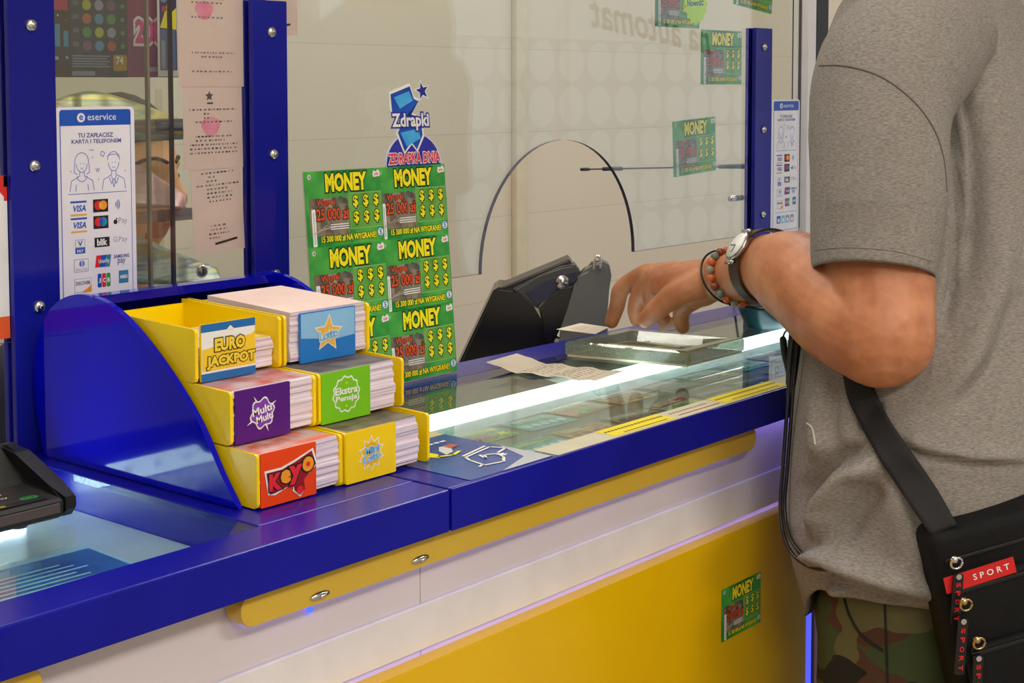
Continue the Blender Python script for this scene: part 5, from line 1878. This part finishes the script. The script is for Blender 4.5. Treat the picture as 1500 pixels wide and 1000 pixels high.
# trunk, neck, head
for z in (.86, .98, 1.10, 1.22, 1.32):
    ellipsoid(bm, (TC(z), interp(TY, z), z), interp(TA, z) - .028, interp(TB, z) - .026, .10)
nk = Vector((TC(1.47), interp(TY, 1.47), 1.43))
hcc = Vector((nk.x - .01, nk.y + .055, 1.625))
hfc = Vector((-.22, .86, -.46)).normalized()
CM = head_matrix(hcc, hfc)
limb(bm, [(nk + Vector((0, -.015, -.02)), .075), (nk + Vector((0, .01, .06)), .062), (hcc + Vector((0, -.03, -.04)), .060)])
add_head(bm, CM)
sR = Vector((TC(1.40) + .185, .80, 1.395)); eR = sR + Vector((.05, -.02, -.30)); wR = eR + Vector((-.02, .10, -.24))
limb(bm, [(nk + Vector((0, -.02, -.06)), .07), (sR, .060), (sR.lerp(eR, .5), .054), (eR, .048), (eR.lerp(wR, .4), .046), (wR, .030), (wR + Vector((0, .02, -.05)), .031)])
for k in range(4):
    b0 = wR + Vector((0, .002 + k * .017, -.085)); limb(bm, [(b0, .0105), (b0 + Vector((-.008, .006, -.04)), .0095), (b0 + Vector((-.024, .008, -.062)), .008)], 10)
b0 = wR + Vector((-.01, .045, -.045)); limb(bm, [(b0, .012), (b0 + Vector((-.012, .022, -.03)), .0105), (b0 + Vector((-.016, .026, -.055)), .009)], 10)
limb(bm, [(nk + Vector((0, -.02, -.06)), .07), (A3[0], .060)])
hx, hy = TC(.84), .742
for s in (-1, 1):
    hp = Vector((hx + s * .105, hy, .80)); kn = Vector((hx + s * .12, hy + .02, .47)); an = Vector((hx + s * .13, hy - .01, .09))
    limb(bm, [(hp, .098), (kn, .062), (kn.lerp(an, .3), .062), (an, .042)])
    limb(bm, [(an + Vector((0, -.03, -.040)), .042), (an + Vector((s * .02, .15, -.055)), .032)])
me = remesh(bm, .0023, 2)
body = mobj('body', me, [m_skin, m_lip], cust, True); lip_faces(me, CM, 1)
hair_mesh(CM, M('hair_dark', (46, 38, 32), .7, col2=(28, 24, 22), scale=90), cust, -.05, .066)
eyes(CM, cust, M('iris_grey', (90, 100, 104), .2))

# ---- t-shirt
def seg_d(px_, py_, pl):
    best = 1e9; bt = 0
    L = len(pl) - 1
    for i in range(L):
        ax, ay = pl[i]; bx, by = pl[i + 1]
        dx, dy = bx - ax, by - ay
        t_ = max(0, min(1, ((px_ - ax) * dx + (py_ - ay) * dy) / (dx * dx + dy * dy)))
        d_ = math.hypot(px_ - ax - dx * t_, py_ - ay - dy * t_)
        if d_ < best: best = d_; bt = (i + t_) / L
    return best, bt
FOLDS = [
    ([(1392, 150), (1402, 230), (1405, 320), (1398, 420), (1380, 480)], -.011, 9),  # image polyline, height (m), width (px)
    ([(1352, 0), (1385, 90), (1408, 190), (1412, 300), (1404, 400)], .012, 13),
    ([(1366, 0), (1402, 100), (1425, 210), (1428, 330), (1412, 430)], -.012, 12),
    ([(1300, 0), (1345, 60), (1382, 140)], .006, 12),
    ([(1470, 300), (1455, 420), (1420, 520), (1370, 600)], .008, 26),
    ([(1500, 420), (1470, 520), (1400, 610)], -.006, 22),
    ([(1322, 640), (1350, 655), (1420, 668), (1510, 674)], .007, 16),
    ([(1318, 646), (1346, 663), (1420, 677), (1510, 683)], -.007, 7),
    ([(1196, 790), (1208, 740), (1240, 695), (1300, 668)], .014, 20),
    ([(1178, 770), (1185, 720), (1222, 676), (1280, 655)], -.011, 16),
    ([(1226, 800), (1262, 740), (1290, 710)], -.006, 18),
    ([(1200, 800), (1206, 812), (1260, 838), (1400, 880)], .016, 20),
    ([(1195, 824), (1230, 842), (1280, 862), (1390, 900)], -.010, 13),
    ([(1190, 872), (1215, 880), (1240, 862)], .008, 16),
    ([(1300, 700), (1330, 790), (1340, 850)], .005, 26),
    ([(1200, 560), (1195, 620), (1205, 680)], .004, 14),
    ([(1218, 545), (1216, 610), (1220, 660)], -.004, 10),
    ([(1250, 640), (1270, 610), (1290, 590)], -.006, 8),
    ([(1440, 0), (1470, 150), (1480, 320)], .004, 40),
]
def fold_disp(p):
    x, y, d = proj(p)
    s = 0
    for pl, h, w in FOLDS:
        xs_ = [q[0] for q in pl]; ys_ = [q[1] for q in pl]
        if x < min(xs_) - 3 * w or x > max(xs_) + 3 * w or y < min(ys_) - 3 * w or y > max(ys_) + 3 * w:
            continue
        dd_, t_ = seg_d(x, y, pl)
        s += 2.1 * h * math.exp(-(dd_ / w) ** 2) * min(1, 4 * t_ + .15, 4 * (1 - t_) + .15)
    return s
def hem_z(th):   # lower edge: droops at the front of the belly
    f = max(0, math.sin(th))
    return .842 - .086 * smoothstep(.30, .95, f)
bm = BM()
NU, NV = 220, 150
rows_ = []
for j in range(NV + 1):
    v = j / NV
    row = []
    for i in range(NU):
        th = 2 * PI * i / NU
        z = hem_z(th) + (1.555 - hem_z(th)) * v
        a_, b_, cy_ = interp(TA, z), interp(TB, z), interp(TY, z)
        x, y = ringpt(TC(z), cy_, a_, b_, th)
        nrm = Vector((math.cos(th) / a_, math.sin(th) / b_, 0)).normalized()
        p = Vector((x, y, z))
        low = 1 - smoothstep(.85, 1.2, z)
        wv = .004 * noise.noise(Vector((x * 7, y * 7, z * 9))) + .003 * noise.noise(Vector((x * 16, y * 16, z * 10 + 5)))
        facing_cam = smoothstep(-.1, .35, nrm.dot((CAM - p).normalized()))
        fd = fold_disp(p) * facing_cam
        row.append(bm.verts.new(p + nrm * (wv * (.5 + low) + fd)))
    rows_.append(row)
for j in range(NV):
    for i in range(NU):
        bm.faces.new((rows_[j][i], rows_[j][(i + 1) % NU], rows_[j + 1][(i + 1) % NU], rows_[j + 1][i]))
# hem turned under, collar rib
def turn(ring, dz, k_in, cxy):
    out = []
    for v_ in ring:
        q = v_.co.copy(); c = Vector((cxy[0], cxy[1], q.z))
        out.append(bm.verts.new(q + (c - q) * k_in + Vector((0, 0, dz))))
    for i in range(len(ring)):
        bm.faces.new((ring[i], ring[(i + 1) % len(ring)], out[(i + 1) % len(ring)], out[i]))
    return out
h1 = turn(rows_[0], -.004, .012, (TC(.85), .742)); h2 = turn(h1, .004, .03, (TC(.85), .742)); turn(h2, .05, .0, (TC(.85), .742))
c1 = turn(rows_[-1], .012, .03, (TC(1.555), interp(TY, 1.555))); c2 = turn(c1, .002, .06, (TC(1.555), interp(TY, 1.555))); turn(c2, -.03, 0.02, (TC(1.555), interp(TY, 1.555)))
# sleeves
def sleeve(rings, nseg=90, fold=True):
    """rings: centre, tangent axis, radius across view, radius in depth"""
    P_, T_, N_ = frames([r[0] for r in rings])
    n = 14
    cs = spline([r[0] for r in rings], n)
    ra = []; rb = []
    for i in range(len(rings) - 1):
        for k in range(n):
            t_ = k / n
            ra.append(rings[i][1] * (1 - t_) + rings[i + 1][1] * t_); rb.append(rings[i][2] * (1 - t_) + rings[i + 1][2] * t_)
    ra.append(rings[-1][1]); rb.append(rings[-1][2])
    P_, T_, N_ = frames(cs)
    out = []
    for p, t_, n_, a_, b_ in zip(P_, T_, N_, ra, rb):
        e1 = (RT - t_ * RT.dot(t_)).normalized(); e2 = t_.cross(e1)
        ring = []
        for k in range(nseg):
            an_ = 2 * PI * k / nseg
            q = p + e1 * math.cos(an_) * a_ + e2 * math.sin(an_) * b_
            nr = (q - p).normalized()
            wv = .0035 * noise.noise(Vector((q.x * 14, q.y * 14, q.z * 9 + 3)))
            ring.append(bm.verts.new(q + nr * wv))
        out.append(ring)
    for j in range(len(out) - 1):
        for k in range(nseg):
            bm.faces.new((out[j][k], out[j][(k + 1) % nseg], out[j + 1][(k + 1) % nseg], out[j + 1][k]))
    last = out[-1]
    c = P_[-1]
    for sc, dz in ((.985, -.003), (.95, .002), (.93, .06)):
        nx = [bm.verts.new(c + (v_.co - c) * sc + Vector((0, 0, dz))) for v_ in out[-1]]
        for k in range(nseg):
            bm.faces.new((last[k], last[(k + 1) % nseg], nx[(k + 1) % nseg], nx[k]))
        last = nx
    return out, P_
slL, slP = sleeve([(at(1400, 40, 1.80), .060, .060), (at(1350, 62, 1.765), .082, .085), (at(1304, 112, 1.715), .0855, .090), (at(1289, 180, 1.69), .0780, .086), (at(1286, 290, 1.67), .0755, .082), (at(1279, 398, 1.652), .0680, .075)])
sleeve([(sR + Vector((-.10, .01, .02)), .075, .075), (sR, .084, .084), (sR.lerp(eR, .3), .080, .080), (sR.lerp(eR, .62), .076, .076)])
m_shirt = M('heather_grey', (160, 154, 147), .9, col2=(112, 106, 101), scale=200, stretch=(1, 1, 5), contrast=(.25, .75), bump=.25, bscale=900, spec=.2)
shirt = bobj('t_shirt', bm, m_shirt, cust, True)
# stitched seam round the armhole and at the sleeve hem
def surf(bvh, px_, py_, off=.0):
    r = ray(px_, py_).normalized()
    h, n_, i_, d_ = bvh.ray_cast(CAM, r)
    return None if h is None else h - r * off
def bvh_of(o):
    me_ = o.data
    return BVHTree.FromPolygons([o.matrix_basis @ v.co for v in me_.vertices], [list(p.vertices) for p in me_.polygons])
bv = bvh_of(shirt)
def seam(pts, r, mat, name, off=.0004, parent=cust, bvh=None):
    q = [surf(bvh or bv, p.x, p.y, off) for p in spline([Vector((a_, b_, 0)) for a_, b_ in pts], 8)]
    q = [p for p in q if p is not None]
    bm_ = BM(); tube(bm_, q, r, 6, round_ends=True)
    return bobj(name, bm_, mat, parent, True)
m_seam = M('shirt_seam', (104, 97, 86), .95)
seam([(1200, 96), (1240, 97), (1290, 112), (1335, 145), (1366, 185), (1382, 230), (1387, 280)], .0009, m_seam, 'shoulder_seam')
seam([(1193, 366), (1240, 362), (1300, 366), (1345, 376), (1368, 384)], .0005, M('cuff_thread', (138, 131, 123), .95), 'cuff_stitching')
seam([(1182, 620), (1190, 628), (1194, 650)], .0012, M('pale_thread', (190, 194, 186), .8), 'loose_thread')

# ---- camouflage trousers
def camo():
    m = bpy.data.materials.new('camouflage'); m.use_nodes = True
    nt = m.node_tree; b = nt.nodes['Principled BSDF']; b.inputs['Roughness'].default_value = .9
    tc = nt.nodes.new('ShaderNodeTexCoord')
    prev = None
    for k, (c, sc, th, loc) in enumerate((((58, 70, 36), 1, 0, 0), ((74, 46, 30), 8, .52, 3.1), ((92, 88, 54), 9, .66, 7.7), ((20, 20, 19), 10, .60, 12.3))):
        if k == 0:
            rgb = nt.nodes.new('ShaderNodeRGB'); rgb.outputs[0].default_value = lin(c); prev = rgb.outputs[0]; continue
        mp = nt.nodes.new('ShaderNodeMapping'); mp.inputs['Location'].default_value = (loc, loc * .7, 0); mp.inputs['Scale'].default_value = (1, 1, 1.7)
        n = nt.nodes.new('ShaderNodeTexNoise'); n.inputs['Scale'].default_value = sc; n.inputs['Detail'].default_value = 1.5
        r = nt.nodes.new('ShaderNodeValToRGB'); r.color_ramp.interpolation = 'CONSTANT'
        r.color_ramp.elements[0].color = (0, 0, 0, 1); r.color_ramp.elements[1].color = (1, 1, 1, 1); r.color_ramp.elements[1].position = th
        mx_ = nt.nodes.new('ShaderNodeMix'); mx_.data_type = 'RGBA'
        nt.links.new(tc.outputs['Object'], mp.inputs[0]); nt.links.new(mp.outputs[0], n.inputs[0]); nt.links.new(n.outputs['Fac'], r.inputs[0])
        nt.links.new(r.outputs[0], mx_.inputs[0]); nt.links.new(prev, mx_.inputs[6]); mx_.inputs[7].default_value = lin(c)
        prev = mx_.outputs[2]
    nt.links.new(prev, b.inputs['Base Color'])
    return m
m_camo = camo()
bm = BM()
ellipsoid(bm, (hx, hy, .84), .190, .142, .10)
ellipsoid(bm, (hx, hy, .78), .198, .148, .12)
for s in (-1, 1):
    hp = Vector((hx + s * .100, hy, .80)); kn = Vector((hx + s * .12, hy + .02, .47)); an = Vector((hx + s * .13, hy - .01, .10))
    limb(bm, [(hp, .108), (hp.lerp(kn, .5), .098), (kn, .086), (an, .078)])
trs = mobj('trousers', remesh(bm, .006, 4), [m_camo], cust, True)
bt = bvh_of(trs)
m_tseam = M('trouser_seam', (30, 32, 22), .9)
seam([(1236, 872), (1244, 900), (1262, 930), (1292, 952)], .0016, m_tseam, 'pocket_edge', .0006, cust, bt)
seam([(1296, 880), (1298, 940), (1300, 1000), (1302, 1060)], .0012, m_tseam, 'side_seam', .0006, cust, bt)

for s in (-1, 1):
    an = Vector((hx + s * .13, hy - .01, .09))
    bm = BM()
    limb(bm, [(an + Vector((0, -.02, .0)), .050), (an + Vector((0, -.035, -.038)), .050)])
    limb(bm, [(an + Vector((0, -.035, -.042)), .046), (an + Vector((s * .01, .06, -.042)), .046), (an + Vector((s * .02, .155, -.052)), .037)])
    box(bm, an.x - .05, an.x + .05, an.y - .085, an.y + .19, .0005, .022, .010)
    mobj('shoe', remesh(bm, .005, 3), [M('shoe_black', (30, 29, 30), .6)], cust, True)

# ------------------------------------------------------------------ watch, bracelets
def wrist_frame(px_, py_, k):
    """ring frame on the forearm chain at segment k"""
    ax = (A3[k + 1] - A3[k - 1]).normalized()
    return ax
def ring_on(c, ax, ra, rb, tilt=0.0):
    up = (Vector((0, 0, 1)) - ax * ax.z).normalized(); sd_ = ax.cross(up)
    return [c + up * math.cos(a_) * ra + sd_ * math.sin(a_) * rb for a_ in (2 * PI * k / 40 for k in range(41))], up, sd_
def band(bm, ring, ax, w, t_, mi=0):
    """flat band following a closed ring"""
    n = len(ring) - 1
    c = sum((Vector(p) for p in ring[:-1]), Vector()) / n
    vv = []
    for p in ring[:-1]:
        o_ = (p - c).normalized()
        vv.append([bm.verts.new(p - ax * w / 2), bm.verts.new(p + ax * w / 2), bm.verts.new(p + ax * w / 2 + o_ * t_), bm.verts.new(p - ax * w / 2 + o_ * t_)])
    for i in range(n):
        a_, b_ = vv[i], vv[(i + 1) % n]
        for k in range(4):
            f = bm.faces.new((a_[k], a_[(k + 1) % 4], b_[(k + 1) % 4], b_[k])); f.material_index = mi
wc = at(1124, 391, 1.815)
wax = (at(1092, 399, 1.872) - at(1168, 396, 1.745)).normalized()
wt = empty('wristwatch', wc, 'wristwatch with a white dial and brown leather strap on the customer wrist', 'watch')
ring, wu, ws = ring_on(wc, wax, .0440, .0440)
bm = BM(); band(bm, ring, wax, .022, .0028); bobj('strap', bm, M('brown_leather', (70, 44, 24), .55, col2=(48, 30, 18), scale=60), wt)
# dial sits on the upper far side
dn = ((at(1086, 362, 1.80) - wc)); dn = (dn - wax * dn.dot(wax)).normalized()
dc = wc + dn * .0445
bm = BM(); cyl(bm, dc - dn * .001, .0195, .0055, dn, 32); bobj('case', bm, m_steel, wt, False)
bm = BM(); cyl(bm, dc + dn * .0046, .0172, .0006, dn, 32); bobj('dial', bm, M('dial_white', (240, 242, 236), .3), wt)
e1 = wax; e2 = dn.cross(wax)
for s1_ in (-1, 1):
    p = dc + e2 * s1_ * .022 + dn * .001
    bm = BM(); tube(bm, [p - e1 * .010, p + e1 * .010], .0026, 10); bobj('lug', bm, m_steel, wt)
bm = BM(); tube(bm, [dc + dn * .0054, dc + dn * .0054 + e2 * .010], .0006, 6); tube(bm, [dc + dn * .0054, dc + dn * .0054 + e1 * .013], .0005, 6); bobj('hands', bm, m_black, wt)
bk = wc - dn * .0465
bm = BM(); box(bm, -.011, .011, -.009, .009, -.0015, .0015, .001, M4=Matrix.Translation(bk) @ Matrix((e1, e2, dn)).transposed().to_4x4()); bobj('buckle', bm, m_chrome, wt)
# bead bracelet
bc = at(1076, 405, 1.893); bax = (at(1052, 406, 1.925) - at(1100, 400, 1.86)).normalized()
tilt_ax = (bax + Vector((0, 0, -.35))).normalized()
bb = empty('bead_bracelet', bc, 'brown and grey bead bracelet next to the black cord on the wrist', 'bracelet')
ring, u_, s_ = ring_on(bc, tilt_ax, .0360, .0350)
cols_b = [M('bead_amber', (196, 96, 48), .3), M('bead_brown', (130, 60, 36), .3), M('bead_grey', (150, 140, 120), .3), M('bead_teal', (110, 126, 116), .3)]
n = 20
for k in range(n):
    p = ring[int(k * 40 / n)]
    bm = BM(); sphere(bm, p, .0054, 12, 8); bobj('bead', bm, cols_b[(0, 2, 0, 3, 1)[k % 5]], bb, True)
bc2 = at(1063, 406, 1.91)
ring, u_, s_ = ring_on(bc2, (bax + Vector((0, 0, -.42))).normalized(), .0375, .0350)
bm = BM(); tube(bm, ring, .0015, 8)
tag(bobj('cord_bracelet', bm, m_black), 'thin black cord bracelet nearest the hand', 'bracelet')

# ------------------------------------------------------------------ black cords hanging in front of the belly
def cord(pts, r, name, label, mat=m_black):
    bm = BM(); tube(bm, spline([at(x, y, d) for x, y, d in pts], 8), r, 10, round_ends=True)
    return bobj(name, bm, mat)
ln = empty('neck_cord', at(1150, 600, 1.74), 'black doubled neck cord hanging in front of the customer belly', 'cord')
for q, nm in (([(1164, 490, 1.76), (1158, 530, 1.75), (1153, 600, 1.74), (1147, 680, 1.735), (1143, 740, 1.73), (1148, 785, 1.72), (1164, 815, 1.70), (1190, 831, 1.675), (1220, 834, 1.655)], 'cord_strand'),
              ([(1170, 490, 1.755), (1164, 540, 1.748), (1159, 610, 1.74), (1153, 690, 1.735), (1149, 742, 1.73), (1156, 784, 1.715), (1174, 811, 1.69), (1196, 825, 1.67), (1220, 829, 1.655)], 'cord_strand')):
    o = cord(q, .0022, nm, ''); put(o, ln)
bm = BM(); tube(bm, spline([at(1147, 497, 1.80), at(1150, 520, 1.795), at(1156, 545, 1.79), at(1160, 575, 1.785)], 6), [.0042] * 19, 10, round_ends=True); bobj('cord_clip', bm, m_black_soft, ln, True)
bm = BM(); tube(bm, spline([at(1165, 482, 1.79), at(1162, 520, 1.787), at(1160, 560, 1.785)], 6), [.0075] * 13, 10, round_ends=True); bobj('cord_slider', bm, m_black_soft, ln, True)
bm = BM(); tube(bm, spline([at(1147, 497, 1.80), at(1149, 488, 1.80), at(1156, 480, 1.80), at(1163, 478, 1.795)], 6), .0012, 8, round_ends=True); bobj('loop', bm, M('cord_teal', (20, 70, 90), .6), ln, True)

# ------------------------------------------------------------------ black shoulder bag
bh = surf(bv, 1432, 860) or at(1432, 860, 1.5)
bd = (bh - CAM).dot(FW) - .050
bagc = at(1400, 800, bd)
roll = math.radians(13)
r0 = Vector((math.cos(math.radians(-42)), math.sin(math.radians(-42)), 0))
up0 = Vector((0, 0, 1)); nn = r0.cross(up0)
rr_ = r0 * math.cos(roll) + up0 * math.sin(roll); uu = up0 * math.cos(roll) - r0 * math.sin(roll)
tl = at(1360, 786, bd)
BMx = Matrix(((rr_.x, uu.x, nn.x, tl.x), (rr_.y, uu.y, nn.y, tl.y), (rr_.z, uu.z, nn.z, tl.z), (0, 0, 0, 1)))
def bag_uv(px_, py_, off=0.0):
    r = ray(px_, py_); t_ = (tl + nn * off - CAM).dot(nn) / r.dot(nn); p = CAM + r * t_
    q = BMx.inverted() @ p
    return q.x, q.y
print('bag uv', [tuple(round(v, 3) for v in bag_uv(*p)) for p in ((1362, 790), (1398, 930), (1385, 770), (1500, 738), (1410, 852), (1485, 824), (1400, 1000))])
m_bag = M('bag_nylon', (13, 12, 15), .75, col2=(9, 9, 11), spec=.25, scale=40, bump=.3, bscale=700)
bag = empty('shoulder_bag', tl, 'black shoulder bag with a red sport label hanging at the customer hip', 'bag')
bm = BM(); box(bm, 0, .23, -.235, 0, -.055, 0, .014, M4=BMx, seg=4); bobj('body', bm, m_bag, bag, True)
bm = BM(); box(bm, .010, .22, -.205, -.052, 0, .012, .006, M4=BMx, seg=3); bobj('front_pocket', bm, m_bag, bag, True)
bm = BM(); box(bm, .014, .216, -.198, -.118, .012, .022, .005, M4=BMx, seg=3); bobj('lower_pocket', bm, m_bag, bag, True)
for vv, zz_ in ((-.030, .001), (-.060, .0125), (-.124, .0225)):
    bm = BM(); box(bm, .012, .218, vv - .002, vv + .002, zz_ - .001, zz_ + .0012, .0006, M4=BMx); bobj('zip', bm, m_black, bag)
m_bagred = M('bag_red', (206, 24, 26), .5)
l0 = bag_uv(1384, 858, .0125); l1 = bag_uv(1486, 826, .0125)
P = Print(.0003)
ll = math.hypot(l1[0] - l0[0], l1[1] - l0[1]); la = math.atan2(l1[1] - l0[1], l1[0] - l0[0])
P.slab(0, ll, -.0085, .0085, .0008, m_bagred)
P.text('S P O R T', ll * .40, ll * .92, -.003, .0035, m_white_ink, 1, .01)
P.obj('label', BMx @ Matrix.Translation((l0[0], l0[1], .0135)) @ Matrix.Rotation(la, 4, 'Z'), bag)
def zip_pull(rx, ry, tx0, ty0, tx1, ty1, off, gold):
    a_ = bag_uv(rx, ry, off); b_ = bag_uv(tx0, ty0, off); c_2 = bag_uv(tx1, ty1, off)
    m_ = M('gold_metal', (206, 180, 130), .2, 1.0) if gold else m_chrome
    bm = BM()
    cc = Vector((a_[0], a_[1], off + .004))
    tube(bm, [BMx @ (cc + Vector((math.cos(t_) * .0062, math.sin(t_) * .0062, .0015 * math.sin(t_)))) for t_ in (2 * PI * k / 20 for k in range(21))], .0013, 8)
    sphere(bm, BMx @ (cc + Vector((-.002, .005, .001))), .0042, 12, 8)
    bobj('zip_ring', bm, m_, bag, True)
    L_ = math.hypot(c_2[0] - b_[0], c_2[1] - b_[1]); an_ = math.atan2(c_2[1] - b_[1], c_2[0] - b_[0])
    P = Print(.0003)
    P.slab(0, L_, -.0052, .0052, .0018, m_black, .002)
    n_ = 5
    for k, ch in enumerate('SPORT'):
        x = L_ * (.16 + .165 * k)
        P.text(ch, x, x + L_ * .10, -.0022, .0026, m_bagred, 2, .03, rot=0)
    P.disc(L_ * .05, 0, .003, m_chrome, 3, 14)
    P.obj('zip_pull', BMx @ Matrix.Translation((b_[0], b_[1], off + .006)) @ Matrix.Rotation(an_, 4, 'Z'), bag)
zip_pull(1399, 823, 1401, 838, 1396, 912, .0125, False)
zip_pull(1413, 884, 1408, 903, 1402, 985, .0225, True)
zip_pull(1432, 940, 1430, 957, 1427, 1035, .0225, True)
# strap across the shirt
lft = spline([Vector((x, y, 0)) for x, y in ((1222, 500), (1233, 540), (1243, 585), (1262, 625), (1290, 675), (1330, 735), (1364, 785))], 6)
rgt = spline([Vector((x, y, 0)) for x, y in ((1262, 500), (1273, 540), (1284, 578), (1305, 618), (1340, 668), (1375, 720), (1402, 768))], 6)
bm = BM(); g_ = []
for a_, b_ in zip(lft, rgt):
    row = []
    for k in range(7):
        q = a_.lerp(b_, k / 6)
        h_ = surf(bv, q.x, q.y, .006) or at(q.x, q.y, bd)
        row.append(h_)
    g_.append(row)
# even out, and run the end onto the bag
for _ in range(3):
    for i in range(9, len(g_) - 1):
        for k in range(7):
            d0 = (g_[i][k] - CAM).length; d1 = ((g_[i - 1][k] - CAM).length + (g_[i + 1][k] - CAM).length) / 2
            dn_ = min(d0, (d0 + d1) / 2)
            g_[i][k] = CAM + (g_[i][k] - CAM).normalized() * dn_
for i in range(len(g_)):
    f_ = smoothstep(len(g_) * .72, len(g_) - 1, i)
    for k in range(7):
        v_ = (g_[i][k] - CAM)
        tgt = bd * v_.length / v_.dot(FW)
        g_[i][k] = CAM + v_.normalized() * (v_.length * (1 - f_) + min(v_.length, tgt + .012) * f_)
vg = [[bm.verts.new(p) for p in row] for row in g_]
for i in range(len(vg) - 1):
    for k in range(6):
        bm.faces.new((vg[i][k], vg[i + 1][k], vg[i + 1][k + 1], vg[i][k + 1]))
o = bobj('strap', bm, M('strap_webbing', (18, 17, 19), .75, bump=.3, bscale=900), bag, True)
so = o.modifiers.new('s', 'SOLIDIFY'); so.thickness = .002; so.offset = 0
# slip pinched between thumb and fingers
P = Print(.00015)
P.slab(0, .034, 0, .012, .0004, m_rcpt)
p = at(966, 486, 2.015)
o = P.obj('paper_slip', Matrix.Translation(p) @ Matrix(((RT.x, UP.x, -FW.x, 0), (RT.y, UP.y, -FW.y, 0), (RT.z, UP.z, -FW.z, 0), (0, 0, 0, 1))) @ Matrix.Rotation(.22, 4, 'Z') @ Matrix.Rotation(-.6, 4, 'X'))
tag(o, 'folded cream slip pinched between the customer fingertips', 'paper slip')
